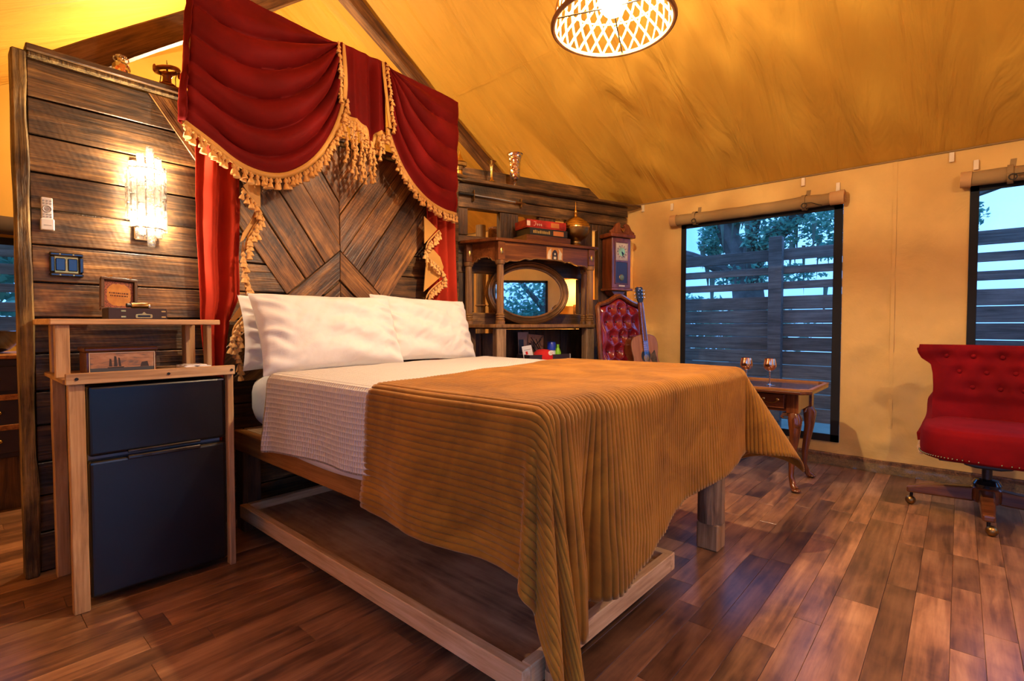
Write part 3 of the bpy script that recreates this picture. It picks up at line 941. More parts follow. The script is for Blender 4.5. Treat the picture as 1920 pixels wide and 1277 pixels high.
# left swag: bottom edge from the left end up to the gather
bl = smooth_poly([(.795, 2.02), (.917, 1.95), (.987, 1.897), (1.063, 1.861), (1.167, 1.846), (1.267, 1.873), (1.385, 1.962), (1.482, 2.10), (1.560, 2.271), (1.590, 2.409), (1.596, 2.56), (1.596, 2.70)])
tl = smooth_poly([(.838, 2.735), (1.0, 2.722), (1.25, 2.712), (1.5, 2.700), (1.596, 2.700)])
def swag(bottom, top, u, v, nf, seed, flip):
    b = poly_at(bottom, u ** .8 if not flip else 1 - (1 - u) ** .8); t = poly_at(top, u)
    vv = v ** .92
    x = lerp(t.x, b.x, vv); z = lerp(t.y, b.y, vv)
    free = (1 - u) if not flip else u          # 1 at the loose end, 0 at the gather
    k = min(1, 1.7 * (1 - free) ** .7 + .22) * smooth01((1 - v) * 9) * smooth01(v * 6) 
    ph = v * nf * 2 * PI + 1.6 * fbm(u * 1.3 + seed, v * 1.2, seed, 2)
    fold = (abs(math.sin(ph * .5)) ** .7 - .5) * .066 * k + .010 * fbm(u * 3, v * 6, seed, 3)
    belly = .085 * math.sin(PI * min(1, u * .98 + .01)) * smooth01(v * 1.6) * (1 - .35 * v)
    return (x, -belly - fold - .012, z)
def fabric(name, fn, nu, nv, mat, par, solid=.004):
    return O(name, G().grid(nu, nv, fn), M[mat], par, smooth=True, angle=85, solid=solid)
fabric('swag', lambda u, v: swag(bl, tl, u, v, 5.5, 1.0, False), 90, 110, 'velvet', val)
br = smooth_poly([(1.892, 2.70), (1.893, 2.50), (1.898, 2.29), (1.93, 2.19), (2.01, 2.062), (2.161, 1.935), (2.347, 1.872), (2.515, 1.868)])
trr = smooth_poly([(1.892, 2.700), (2.1, 2.690), (2.4, 2.682), (2.535, 2.670)])
fabric('swag', lambda u, v: swag(br, trr, u, v, 5.0, 8.0, True), 80, 110, 'velvet', val)
# wrapped end at the left and pleated jabot between the swags
def wrap(u, v):
    z = lerp(2.735, 2.02, v); a = lerp(-.15, 1.0, u)
    return (.838 - .043 * v - .018 * math.sin(PI * u) - .01 * fbm(v * 7, u), -.012 + .06 * a + .012 * fbm(v * 5, u * 2, 3), z)
fabric('wrapped_end', wrap, 12, 40, 'velvet', val)
def wrap2(u, v):
    z = lerp(2.670, 1.868, v)
    return (2.535 - .022 * v + .014 * math.sin(PI * u) + .008 * fbm(v * 7, u, 5), -.012 + .085 * u, z)
fabric('wrapped_end', wrap2, 10, 40, 'velvet', val)
jb = [(1.594, 2.31), (1.630, 2.285), (1.70, 2.275), (1.745, 2.255), (1.775, 2.17), (1.80, 2.15), (1.812, 2.235), (1.85, 2.262), (1.892, 2.262)]
def jab(u, v):
    x = lerp(1.594, 1.892, u)
    zb = interp([p[0] for p in jb], [p[1] for p in jb], x)
    z = lerp(2.702, zb, v)
    f = .020 * (abs(math.sin(u * PI * 3.5 + .3)) - .5) + .03 * math.exp(-((u - .66) / .09) ** 2)
    return (x + .006 * math.sin(v * 4) * (u - .5), -.055 + f * smooth01(v * 4 + .3) + .02 * (1 - v), z)
fabric('jabot', jab, 60, 40, 'velvet', val)

def band(name, pts, w, par, mat='gold_cloth', side=(0, -1)):
    """flat braid along a 3d polyline, widening downwards/sideways by w in the wall plane"""
    P = [Vector(p) for p in pts]; g = G(); vs = []; fs = []
    for i, p in enumerate(P):
        t = P[min(i + 1, len(P) - 1)] - P[max(i - 1, 0)]
        nrm = Vector((t.z, 0, -t.x))
        nrm = nrm.normalized() if nrm.length > 1e-6 else Vector((0, 0, -1))
        if nrm.x * side[0] + nrm.z * side[1] < 0: nrm = -nrm
        vs += [p + Vector((0, -.005, 0)), p + nrm * w + Vector((0, -.005, 0))]
    for i in range(len(P) - 1): fs.append((2 * i, 2 * i + 2, 2 * i + 3, 2 * i + 1))
    g.add(vs, fs)
    return O(name, g, M[mat], par, smooth=True, angle=80, solid=.005), [vs[2 * i + 1] for i in range(len(P))]
tprof = [(.002, 0), (.004, -.004), (.0085, -.010), (.0095, -.015), (.005, -.020), (.0045, -.022), (.008, -.027), (.0115, -.038), (.0125, -.044), (.003, -.042)]
TAS = [None]
def tassel(par, loc, s=1.0, rx=0.0, ry=0.0):
    if TAS[0] is None:
        o = O('tassel', G().lathe(tprof, 7), M['tassel'], par, smooth=True, angle=50); TAS[0] = o
        o.location = loc
    else:
        o = share('tassel', TAS[0], par, loc)
    o.rotation_euler = (rx, ry, random.uniform(0, 6))
    o.scale = (s, s, s)
    return o
rt = random.Random(5)
def fringe(par, pts, pitch=.030, s=1.0, rows=1, out=.010):
    P = [Vector(p) for p in pts]; L_ = sum((P[i + 1] - P[i]).length for i in range(len(P) - 1))
    n = max(2, int(L_ / pitch))
    for r in range(rows):
        for i in range(n):
            q = poly_at(pts, (i + .5 + .3 * (r % 2)) / n)
            tassel(par, (q.x + rt.uniform(-.004, .004), q.y - out - rt.uniform(0, .010), q.z + .002 - r * .036 + rt.uniform(-.003, .003)), s * rt.uniform(.9, 1.12), rt.uniform(-.2, .2), rt.uniform(-.25, .25))
def bot(bottom, flip, seed, nf, a, b, n=46):
    return [swag(bottom, tl if not flip else trr, lerp(a, b, i / n), 1.0, nf, seed, flip) for i in range(n + 1)]
e1 = bot(bl, False, 1.0, 5.5, 0, .74)
bd, lo = band('braid', e1, .030, val)
fringe(bd, lo, .0235, 1.3)
e1b = [(p[0] - .006, p[1] - .02, p[2]) for p in bot(bl, False, 1.0, 5.5, .72, 1.0)]
bd, lo = band('braid', e1b, .026, val, side=(1, 0))
fringe(bd, [(p[0] - .022, p[1] - .004, p[2]) for p in e1b], .022, 1.05)
e2 = bot(br, True, 8.0, 5.0, .40, 1.0)
bd, lo = band('braid', e2, .028, val)
fringe(bd, lo, .0235, 1.2)
e2b = [(p[0], p[1] - .02, p[2]) for p in bot(br, True, 8.0, 5.0, 0, .41)]
bd, lo = band('braid', e2b, .022, val, side=(-1, 0))
fringe(bd, [(p[0] + .012, p[1] - .004, p[2]) for p in e2b], .022, 1.0)
ej = [jab(i / 50, 1.0) for i in range(51)]
bd, lo = band('braid', ej, .026, val)
fringe(bd, lo, .024, 1.15)
# hanging strings of tassels under the jabot
for k, (x, z1, nn) in enumerate(((1.612, 2.19, 5), (1.640, 2.21, 7), (1.668, 2.215, 8), (1.700, 2.20, 8), (1.732, 2.20, 8), (1.762, 2.17, 7), (1.795, 2.12, 5), (1.83, 2.19, 3), (1.865, 2.20, 2))):
    st = O('fringe_cord', G().tube([(x, -.045 - .012 * (k % 2), z1 + .03), (x + .004, -.05 - .012 * (k % 2), z1 - .036 * nn)], .002, 5), M['tassel'], val)
    for j in range(nn):
        tassel(st, (x + rt.uniform(-.007, .007), -.058 - .014 * (k % 2) - rt.uniform(0, .01), z1 - j * .036), rt.uniform(.95, 1.15), rt.uniform(-.2, .2), rt.uniform(-.2, .2))

# side curtains with gold-lined cascades
cl = thing('side_curtain', 'red velvet side curtain with gold tassel edge beside the fridge', 'curtain', (0, 2.83, 0), group='side curtains')
def curt_l(u, v):
    z = lerp(2.45, .30, v)
    xl = interp([.3, .83, 1.08, 1.9, 2.45], [.885, .880, .862, .850, .845], z); xr = interp([.3, .83, 1.08, 1.2, 1.6, 1.9, 2.45], [.95, .965, 1.0, 1.045, 1.055, 1.06, 1.06], z)
    x = lerp(xl, xr, u)
    f = .030 * math.sin(u * 2 * PI * 2.3 + .4 + .5 * fbm(z * 1.2, 2.0)) + .010 * fbm(u * 5, z * 2, 4)
    return (x + .006 * fbm(z * 3, u), f - .012, z)
fabric('panel', curt_l, 60, 60, 'velvet_curt_lit', cl)
def cascade(par, polys, edges, Y0, cy):
    for pl_ in polys:
        g = G(); q = pl_
        O('gold_lining', g.prism(q, Y0 - cy - .004, Y0 - cy + .002, 'xz'), M['gold_cloth'], par)
    for ed in edges:
        q = ed
        pts = smooth_poly([(x, Y0 - cy - .012, z) for x, z in q], it=2)
        bd, lo = band('braid', pts, .010, par)
        fringe(bd, lo, .024, 1.25)
cascade(cl, [[(1.050, 1.767), (1.135, 1.850), (1.135, 1.668), (1.116, 1.681)],
         [(1.108, 1.651), (1.079, 1.581), (1.044, 1.523), (1.031, 1.476), (1.048, 1.487), (1.083, 1.540), (1.119, 1.595)],
         [(1.054, 1.185), (0.974, 1.070), (0.999, 1.070), (1.055, 1.128)],
         [(1.047, 1.487), (1.037, 1.420), (1.058, 1.193), (1.067, 1.194), (1.056, 1.324)]],
        [[(1.042, 1.753), (1.081, 1.720), (1.122, 1.668), (1.138, 1.639)],
         [(1.134, 1.631), (1.087, 1.557), (1.048, 1.479), (1.048, 1.389), (1.061, 1.276), (1.058, 1.202)],
         [(1.057, 1.128), (1.018, 1.082), (0.985, 1.041), (0.978, 0.981), (1.000, 0.932)],
         [(1.008, 1.029), (0.998, 0.956), (1.015, 0.882), (0.995, 0.810)]], 2.775, 2.83)
cr = thing('side_curtain', 'red velvet side curtain with gold zigzag cascade beside the bar shelf', 'curtain', (0, 2.83, 0), group='side curtains')
def curt_r(u, v):
    z = lerp(2.45, .40, v)
    xl = interp([.4, 1.2, 1.9, 2.45], [2.33, 2.31, 2.30, 2.32], z); xr = interp([.4, 1.2, 1.5, 1.9, 2.45], [2.60, 2.59, 2.575, 2.565, 2.55], z)
    f = .028 * math.sin(u * 2 * PI * 3.2 + .5 * fbm(z * 1.2, 5.0)) + .008 * fbm(u * 5, z * 2, 8)
    return (lerp(xl, xr, u), f, z)
fabric('panel', curt_r, 70, 50, 'velvet_curt_lit', cr)
cascade(cr, [[(2.224, 1.798), (2.338, 1.726), (2.225, 1.612)],
         [(2.226, 1.572), (2.292, 1.588), (2.364, 1.534), (2.395, 1.466), (2.375, 1.399), (2.217, 1.282), (2.238, 1.481)]],
        [[(2.342, 1.720), (2.285, 1.671), (2.233, 1.619), (2.220, 1.571), (2.233, 1.521)],
         [(2.247, 1.517), (2.314, 1.488), (2.364, 1.446), (2.394, 1.389)],
         [(2.394, 1.386), (2.329, 1.349), (2.246, 1.286), (2.216, 1.233), (2.245, 1.211)]], 2.775, 2.83)

# ------------------------------------------------------------------ bed
BX0, BX1, BY0, BY1 = 1.000, 2.450, .800, 2.800
bed = thing('bed_frame', 'rustic timber bed frame with stained rail and log leg', 'bed', (0, 0, 0))
for x0, x1 in ((BX0 - .005, BX0 + .04), (BX1 - .04, BX1 + .005)):
    O('side_rail', G().box(x0, x1, BY0 + .03, BY1, .410, .512), M['stain_y'], bed, bev=.005)
O('foot_rail', G().box(BX0 + .042, BX1 - .042, BY0 + .03, BY0 + .075, .410, .512), M['pine'], bed, bev=.005)
O('head_rail', G().box(BX0 + .042, BX1 - .042, BY1 - .045, BY1, .410, .512), M['pine'], bed, bev=.005)
O('deck', G().box(BX0 + .042, BX1 - .042, BY0 + .077, BY1 - .047, .470, .510), M['ply'], bed)
def log_leg(x, y_, seed, r=.061):
    lg = O('leg', G().tube([(x, y_, .125), (x - .001, y_, .25), (x + .002, y_ + .003, .41)], [r, r * .98, r * .98], 18), M['log'], bed, smooth=True)
    O('foot_block', G().box(x - r * .82, x + r * .82, y_ - r * .82, y_ + r * .82, 0, .126), M['pine_z'], lg, bev=.006)
log_leg(2.405, .868, 1); log_leg(1.085, .800, 2, .030)
for x in (1.045, 2.40):
    O('leg', G().box(x - .045, x + .045, 2.70, 2.79, 0, .409), M['plank_v'], bed, bev=.005)

mt = thing('mattress', 'white sheeted mattress under the blankets', 'mattress', (0, 0, 0))
def mat_shape(infl, z0, z1):
    def f(u, v):
        a = 2 * PI * u
        ca, sa = math.cos(a), math.sin(a)
        e = 2 / 9.0
        px_ = math.copysign(abs(ca) ** e, ca); py_ = math.copysign(abs(sa) ** e, sa)
        vv = -PI / 2 + PI * v
        k = abs(math.cos(vv)) ** .28; zz = math.copysign(abs(math.sin(vv)) ** .5, math.sin(vv))
        cx, cy = (BX0 + BX1) / 2, (BY0 + BY1) / 2
        hx, hy = (BX1 - BX0) / 2 - .012 + infl, (BY1 - BY0) / 2 - .005 + infl
        w = .004 * fbm(px_ * 3, py_ * 4, v * 6, 3)
        return (cx + px_ * (hx + w) * k, cy + py_ * (hy + w) * k, lerp(z0, z1, (zz + 1) / 2))
    return f
O('fitted_sheet', G().grid(160, 26, mat_shape(0, .513, .830), wrapu=True), M['linen'], mt, smooth=True, angle=60)

# ---- blankets are laid on the bed and folded over its edges
def drape(a, b, p):
    """flat cloth coordinate -> draped position. p: xl, xr, yf edges, zt top, R edge radius, tilt at left and right corners"""
    xl, xr, yf, zt, R = p['xl'], p['xr'], p['yf'], p['zt'], p['R']
    t0 = p.get('t0', .03)
    left = a < (xl + xr) / 2
    du = (xl - a) if left else (a - xr)
    dv = yf - b
    sx = -1 if left else 1
    if du <= 0 and dv <= 0: return Vector((a, b, zt))
    def hang(r, tau):
        thm = PI / 2 - tau
        if r < R * thm: return R * math.sin(r / R), R * (1 - math.cos(r / R))
        e = r - R * thm
        return R * math.sin(thm) + e * math.sin(tau), R * (1 - math.cos(thm)) + e * math.cos(tau)
    ex = xl if left else xr
    if du > 0 and dv <= 0:
        o_, d_ = hang(du, t0); return Vector((ex + sx * o_, b, zt - d_))
    if dv > 0 and du <= 0:
        o_, d_ = hang(dv, t0); return Vector((a, yf - o_, zt - d_))
    r = math.hypot(du, dv); phi = math.atan2(dv, du)
    q = phi / (PI / 2)
    tm = p['tl'] if left else p['tr']
    tau = t0 + tm * math.sin(PI * q) ** 1.2 + (.11 * math.sin(3 * PI * q) ** 2 if left else 0)
    skew = p.get('sl', 1.0) if left else p.get('sr', 1.0)
    az = (q ** skew) * PI / 2
    o_, d_ = hang(r, tau)
    return Vector((ex + sx * o_ * math.cos(az), yf - o_ * math.sin(az), zt - d_))

quilt = thing('velvet_quilt', 'mustard brown channel-quilted velvet blanket over the bed foot', 'blanket', (0, 0, 0))
QP = dict(xl=.985, xr=2.455, yf=.785, zt=.850, R=.045, tl=.10, tr=.58, t0=.04, sl=.8, sr=1.3)
A0, A1 = QP['xl'] - .445, QP['xr'] + .47
na, nb = 733, 74
avals = np.linspace(A0, A1, na)
verts = np.zeros((nb, na, 3)); 
for i, a in enumerate(avals):
    q = (a - A0) / (A1 - A0)
    foot = interp([A0, QP['xl'], 1.25, 1.7, 2.35, QP['xr'], A1], [.13, .17, .20, .31, .37, .375, .33], a)
    head = interp([A0, QP['xl'], 1.3, QP['xr'], A1], [1.52, 1.46, 1.52, 1.74, 1.80], a) + .006 * math.sin(a * 9)
    for j in range(nb):
        b = lerp(foot, head, j / (nb - 1))
        P = drape(a, b, QP)
        dv = max(0, QP['yf'] - b); du = max(0, QP['xl'] - a, a - QP['xr'])
        w = 0.0
        if dv > 0 and du <= 0:
            k = min(1, dv / .45)
            P.y += .030 * k * math.sin((a - 1.0) * 7.5 + 2.2) * (1 - .55 * q) + .075 * k * math.exp(-((a - 1.155) / .05) ** 2) - .050 * k * math.exp(-((a - 1.035) / .045) ** 2)
            P.y -= .012 * k * fbm(a * 4, dv * 2, 2.0)
        if du > 0 and dv <= 0:
            k = min(1, du / .40)
            P.x += (-1 if a < 1.5 else 1) * (.016 * k * math.sin(b * 11 + 1.0) + .010 * fbm(b * 5 + du * 4, du * 6, 7.0) * k)
        P.z += .004 * fbm(a * 3, b * 3, 4.0) * (1 if dv <= 0 and du <= 0 else .3)
        verts[j, i] = P
du_ = np.gradient(verts, axis=1); dv_ = np.gradient(verts, axis=0)
nrm = np.cross(du_, dv_); nrm /= np.maximum(1e-9, np.linalg.norm(nrm, axis=2, keepdims=True))
pitch = (A1 - A0) / 122
rib = np.abs(np.sin(PI * (avals - A0) / pitch)) ** .55
verts = verts + nrm * (rib[None, :, None] * .0052)
g = G(); g.v = [tuple(v) for v in verts.reshape(-1, 3)]
g.f = [(j * na + i, j * na + i + 1, (j + 1) * na + i + 1, (j + 1) * na + i) for j in range(nb - 1) for i in range(na - 1)]
m = NT('mustard_velvet'); v = m.coords(rnd=False)
nz = m.noise(v, 5.0, 5.0, .6, .8)
r = m.ramp(nz.outputs['Fac'], [(.30, L(.20, .074, .005)), (.5, L(.31, .122, .008)), (.72, L(.42, .175, .014))])
m.l(r.outputs['Color'], m.b.inputs['Base Color']); m.set(rough=.8, sheen=.45, sheenr=.45, sheent=L(1, .68, .34), spec=.2)
m.bump(m.noise(v, 180, 2).outputs['Fac'], .1, .002)
M['quilt'] = m.m
O('quilted_top', g, M['quilt'], quilt, smooth=True, angle=80, solid=.006)

wf = thing('waffle_blanket', 'white waffle-weave blanket draped over the mattress side', 'blanket', (0, 0, 0))
WP = dict(xl=.990, xr=2.450, yf=-5, zt=.838, R=.04, tl=.3, tr=.3, t0=.02)
def waffle(u, v):
    a = lerp(WP['xl'] - .365, WP['xr'] + .35, u)
    top = interp([.55, .99, 1.5, 2.8], [2.32, 2.27, 2.36, 2.45], a)
    b = lerp(1.20, top, v)
    if a < WP['xl']: a = WP['xl'] - (WP['xl'] - a) * interp([1.4, 2.4], [.84, 1.03], b)
    P = drape(a, b, WP)
    du = max(0, WP['xl'] - a, a - WP['xr'])
    if du > 0:
        k = min(1, du / .3)
        s = -1 if a < 1.5 else 1
        P.x += s * k * (.010 * math.sin(b * 13) + .020 * math.exp(-((b - 2.30) / .03) ** 2) + .006 * fbm(b * 6, du * 5, 1))
        P.z += .008 * k * math.sin(b * 7.0)
    else:
        P.z += .003 * fbm(a * 5, b * 5, 3)
    return tuple(P)
g = G().grid(150, 90, waffle)
g.uv = [(lerp(-.365, 1.81, i / 149), lerp(0, 1.25, j / 89)) for j in range(90) for i in range(150)]
m = NT('white_waffle'); tc = m.n('ShaderNodeTexCoord')
sx = m.n('ShaderNodeSeparateXYZ'); m.l(tc.outputs['UV'], sx.inputs[0])
wx = m.math('ABSOLUTE', m.math('SINE', m.math('MULTIPLY', sx.outputs[0], PI / .021)))
wy = m.math('ABSOLUTE', m.math('SINE', m.math('MULTIPLY', sx.outputs[1], PI / .017)))
hh = m.math('POWER', m.math('MULTIPLY', wx, wy), .6)
cc = m.ramp(hh, [(0, L(.76, .72, .68)), (1, L(.62, .58, .54))])
m.l(cc.outputs['Color'], m.b.inputs['Base Color']); m.set(rough=.95)
inv = m.math('SUBTRACT', 1.0, hh)
m.bump(inv, .9, .006)
O('waffle_cloth', g, m.m, wf, smooth=True, angle=80, solid=.005)
fs_ = thing('flat_sheet', 'thin white sheet hem peeking below the waffle blanket', 'sheet', (0, 0, 0))
SP = dict(xl=.994, xr=2.446, yf=-5, zt=.8335, R=.038, tl=.3, tr=.3, t0=.0)
def sheet(u, v):
    a = lerp(SP['xl'] - .345, SP['xr'] + .3, u)
    b = lerp(1.30, interp([.55, .99, 2.8], [2.18, 2.22, 2.36], a), v)
    P = drape(a, b, SP)
    return (P.x + (-.004 * math.sin(b * 13) if a < .9 else 0), P.y, P.z + (.008 * math.sin(b * 9 + 1) if a < .9 else 0))
O('cloth', G().grid(90, 60, sheet), M['linen'], fs_, smooth=True, angle=80, solid=.002)

def pillow(label, w, h, th, loc, rx, rz, seed, ry=0.0):
    t = thing('pillow', label, 'pillow', loc, group='white pillows', rot=(rx, ry, rz))
    def f(sgn):
        def q(u, v):
            a, b = 2 * u - 1, 2 * v - 1
            e = (1 - abs(a) ** 2.6) * (1 - abs(b) ** 2.6)
            hh_ = th / 2 * max(0, e) ** .42
            px_ = a * w / 2 * (1 - .055 * (1 - b * b)); pz = b * h / 2 * (1 - .075 * (1 - a * a))
            k = max(0, e) ** .5
            wr = .017 * fbm(a * 3 + seed, b * 2.2 - a * 2.0, seed, 4) * k
            crease = .013 * math.sin((b * 1.3 + a * .9) * 13 + 2.5 * fbm(a * 2, b * 2, seed, 2)) * math.exp(-((abs(a) - .86) / .16) ** 2) * k * 1.6
            crease += .013 * math.sin((b + .5 * a) * 9 + seed) * math.exp(-((a - .3 * math.sin(seed)) / .5) ** 2) * k
            return (px_, sgn * (hh_ + wr + crease * (1 if sgn < 0 else .5)), pz + h / 2)
        return q
    O('pillowcase', G().grid(70, 50, f(-1)).grid(70, 50, f(1)), M['linen'], t, smooth=True, angle=80)
    return t
pillow('white pillow standing at the bed head nearest the crystal sconce', .81, .42, .20, (1.395, 2.425, .818), -.36, .02, 1.0, -.015)
pillow('white pillow standing at the bed head on the window side', .76, .44, .18, (2.110, 2.550, .820), -.36, -.03, 4.0, .03)
pillow('white pillow tucked behind the front pillow by the sconce', .76, .385, .12, (1.375, 2.665, .822), -.15, .0, 7.0)

# ---- low tray on casters under the bed
ty = thing('underbed_tray', 'shallow pine-framed plywood tray on casters under the bed', 'underbed tray', (0, 0, 0))
TX0, TX1, TY0, TY1 = .985, 1.925, .835, 2.705
O('panel', G().box(TX0 + .036, TX1 - .036, TY0 + .036, TY1 - .036, .092, .108), M['ply'], ty)
for x in (TX0, TX1 - .035): O('side_board', G().box(x, x + .035, TY0, TY1, .078, .146), M['pine_y'], ty, bev=.003)
for y_ in (TY0, TY1 - .035): O('end_board', G().box(TX0 + .0355, TX1 - .0355, y_, y_ + .035, .078, .146), M['pine'], ty, bev=.003)
for x in (TX0 + .09, TX1 - .09):
    for y_ in (TY0 + .13, TY1 - .13):
        cst = O('caster', G().cyl((x - .011, y_, .030), (x + .011, y_, .030), .030, n=18), M['black'], ty, smooth=True)
        O('fork', G().box(x - .018, x - .013, y_ - .012, y_ + .012, .02, .08).box(x + .013, x + .018, y_ - .012, y_ + .012, .02, .08).box(x - .024, x + .024, y_ - .024, y_ + .024, .0765, .0915), M['iron'], cst, bev=.001)

# ------------------------------------------------------------------ fridge in its timber stand
ns = thing('fridge_stand', 'raw pine stand with raised shelf around the black fridge', 'stand', (0, 0, 0))
g = G(); 
def post(x0, x1, y0, y1, z0, z1, mat='pine_z', name='post', par=None, wob=0.0):
    g = G(); n = 8; vs = []
    for k in range(n):
        z = lerp(z0, z1, k / (n - 1)); o_ = wob * fbm(z * 2.5, x0 * 9)
        for x, y_ in ((x0, y0), (x1, y0), (x1, y1), (x0, y1)): vs.append((x + o_, y_, z))
    fs = [(3, 2, 1, 0), tuple(range(4 * n - 4, 4 * n))]
    for k in range(n - 1):
        for j in range(4): fs.append((4 * k + j, 4 * k + (j + 1) % 4, 4 * k + 4 + (j + 1) % 4, 4 * k + 4 + j))
    g.add(vs, fs)
    return O(name, g, M[mat], par, bev=.003)
post(.298, .345, 2.372, 2.410, 0, .838, par=ns, wob=.004)
post(.822, .846, 2.372, 2.410, 0, .838, par=ns)
post(.300, .345, 2.790, 2.835, 0, 1.052, par=ns, wob=.006)
post(.780, .825, 2.790, 2.835, 0, 1.052, par=ns)
O('lower_top', G().box(.285, .846, 2.374, 2.85, .840, .856), M['ply'], ns, bev=.002)
O('front_fascia', G().box(.290, .846, 2.352, 2.3715, .838, .878), M['pine'], ns, bev=.002)
for x in (.32, .60, .832):
    O('screw', G().cyl((x, 2.349, .858), (x, 2.353, .858), .0055, n=12), M['iron'], ns, smooth=True)
post(.275, .318, 2.455, 2.478, .8562, 1.052, par=ns)
post(.745, .765, 2.655, 2.70, .8562, 1.052, par=ns)
post(.770, .790, 2.455, 2.500, .8562, 1.052, par=ns)
O('upper_shelf', G().prism([(.262, 2.440), (.820, 2.440), (.820, 2.85), (.255, 2.85), (.235, 2.56)], 1.0525, 1.074, 'xy'), M['pine'], ns, bev=.003)

fr_ = thing('mini_fridge', 'black two-door mini fridge in the pine stand', 'fridge', (0, 0, 0))
O('cabinet', G().box(.356, .816, 2.455, 2.84, .025, .826), M['fridge'], fr_, bev=.006)
d1 = O('freezer_door', G().box(.354, .818, 2.392, 2.450, .562, .826), M['fridge'], fr_, bev=.012, seg=3)
d2 = O('fridge_door', G().box(.354, .818, 2.392, 2.450, .030, .545), M['fridge'], fr_, bev=.012, seg=3)
O('gasket', G().box(.36, .812, 2.449, 2.4555, .035, .82), M['grey'], d2)
O('grip', G().box(.47, .72, 2.384, 2.396, .534, .550), M['blackgloss'], d2, bev=.004, seg=2)
O('grip', G().box(.47, .72, 2.386, 2.396, .560, .570), M['blackgloss'], d1, bev=.003, seg=2)
O('badge', G().box(.79, .812, 2.390, 2.393, .814, .818), M['grey'], d1)
for x in (.38, .79):
    O('foot', G().cyl((x, 2.50, 0), (x, 2.50, .026), .014, n=12).cyl((x, 2.80, 0), (x, 2.80, .026), .014, n=12), M['black'], fr_)

# open keepsake box on the raised shelf
kb = thing('keepsake_box', 'dark wooden box with open lid showing an orange printed panel', 'box', (.455, 2.585, 1.0745))
dk = plain('dark_chest_wood', L(.030, .013, .008), .45, 0, .3)
fg = G().box(0, .203, 0, .008, 0, .047).box(0, .203, .112, .12, 0, .047).box(0, .008, .008, .112, 0, .047).box(.195, .203, .008, .112, 0, .047).box(.008, .195, .008, .112, 0, .006).box(.098, .106, .008, .112, 0, .045)
O('base', fg, dk, kb, bev=.0015)
lw, lh = .128, .145
lg = G()
for (x0, x1, z0, z1) in ((0, lw, 0, .012), (0, lw, lh - .012, lh), (0, .012, .012, lh - .012), (lw - .012, lw, .012, lh - .012)): lg.box(x0, x1, -.012, .020, z0, z1)
lg.box(.010, lw - .010, .008, .020, .010, lh - .010)
lid = O('lid', lg, plain('lid_edge_wood', L(.10, .045, .022), .45, 0, .3), kb, bev=.002, loc=(-.006, .118, .040), rot=(-.22, .06, 0))
m = NT('printed_orange_panel'); tc = m.n('ShaderNodeTexCoord'); sp_ = m.n('ShaderNodeSeparateXYZ'); m.l(tc.outputs['Generated'], sp_.inputs[0])
ux = m.math('ABSOLUTE', m.math('SUBTRACT', sp_.outputs[0], .5)); uz = m.math('ABSOLUTE', m.math('SUBTRACT', sp_.outputs[2], .5))
vor = m.n('ShaderNodeTexVoronoi', feature='DISTANCE_TO_EDGE'); vor.inputs['Scale'].default_value = 14.0; m.l(tc.outputs['Generated'], vor.inputs['Vector'])
rr_ = m.math('ADD', m.math('POWER', m.math('MULTIPLY', ux, 2.0), 2.6), m.math('POWER', m.math('MULTIPLY', uz, 2.0), 2.6))
rr_ = m.math('ADD', rr_, m.math('MULTIPLY', m.math('SINE', m.math('MULTIPLY', m.math('ADD', ux, uz), 40)), .05))
inner = m.math('LESS_THAN', rr_, .62)
lines = m.math('LESS_THAN', vor.outputs['Distance'], .05)
border = m.mix(lines, L(.42, .10, .045), L(.05, .008, .004))
nz = m.noise(tc.outputs['Generated'], 4, 4)
ora = m.ramp(nz.outputs['Fac'], [(.3, L(.52, .17, .018)), (.7, L(.70, .30, .04))])
m.l(m.mix(inner, border, ora.outputs['Color']), m.b.inputs['Base Color']); m.set(rough=.4)
pn = O('printed_panel', G().box(.014, lw - .014, .004, .0078, .014, lh - .014), m.m, lid)
ink = plain('brown_ink', L(.10, .02, .006), .6)
for r in range(2):
    x = .030 + r * .004
    zz_ = .080 - r * .012
    rk = random.Random(40 + r)
    while x < lw - .036:
        w = rk.uniform(.003, .008)
        O('print_mark', G().box(x, x + w, .0032, .0042, zz_ - .0025, zz_ + .0028), ink, pn); x += w + rk.uniform(.0015, .003)
for x, z in ((.030, lh), (.098, lh)):
    O('catch', G().tube([(x - .008, -.004, z), (x, -.006, z + .006), (x + .010, -.010, z + .008)], .002, 6), M['brass'], lid, smooth=True)
for x in (.050, .190):
    for z in (.008, .032): O('corner_strap', G().box(x - .008, x + .008, -.0015, .001, z, z + .006), M['brass'], kb)
O('name_plate', G().prism([(.092, .006), (.148, .006), (.150, .014), (.148, .022), (.128, .024), (.120, .032), (.112, .024), (.092, .022), (.090, .014)], -.0025, 0, 'xz'), M['brass'], kb)
O('plate_print', G().box(.098, .142, -.0032, -.002, .0095, .0185), M['black'], kb)
sgl = thing('brass_spyglass', 'small brass and black spyglass lying in the open box', 'spyglass', (.552, 2.60, 1.129))
O('barrel', G().tube([(-.018, 0, .004), (.012, .004, .004), (.016, .004, .004), (.040, .008, .003)], [.011, .011, .013, .013], 14), M['brass_dark'], sgl, smooth=True)
O('eyepiece', G().tube([(-.034, -.002, .004), (-.018, 0, .004)], [.009, .008], 14), M['black'], sgl, smooth=True)
O('lens_ring', G().tube([(.040, .008, .003), (.046, .009, .003)], [.015, .015], 14), M['chrome'], sgl, smooth=True)

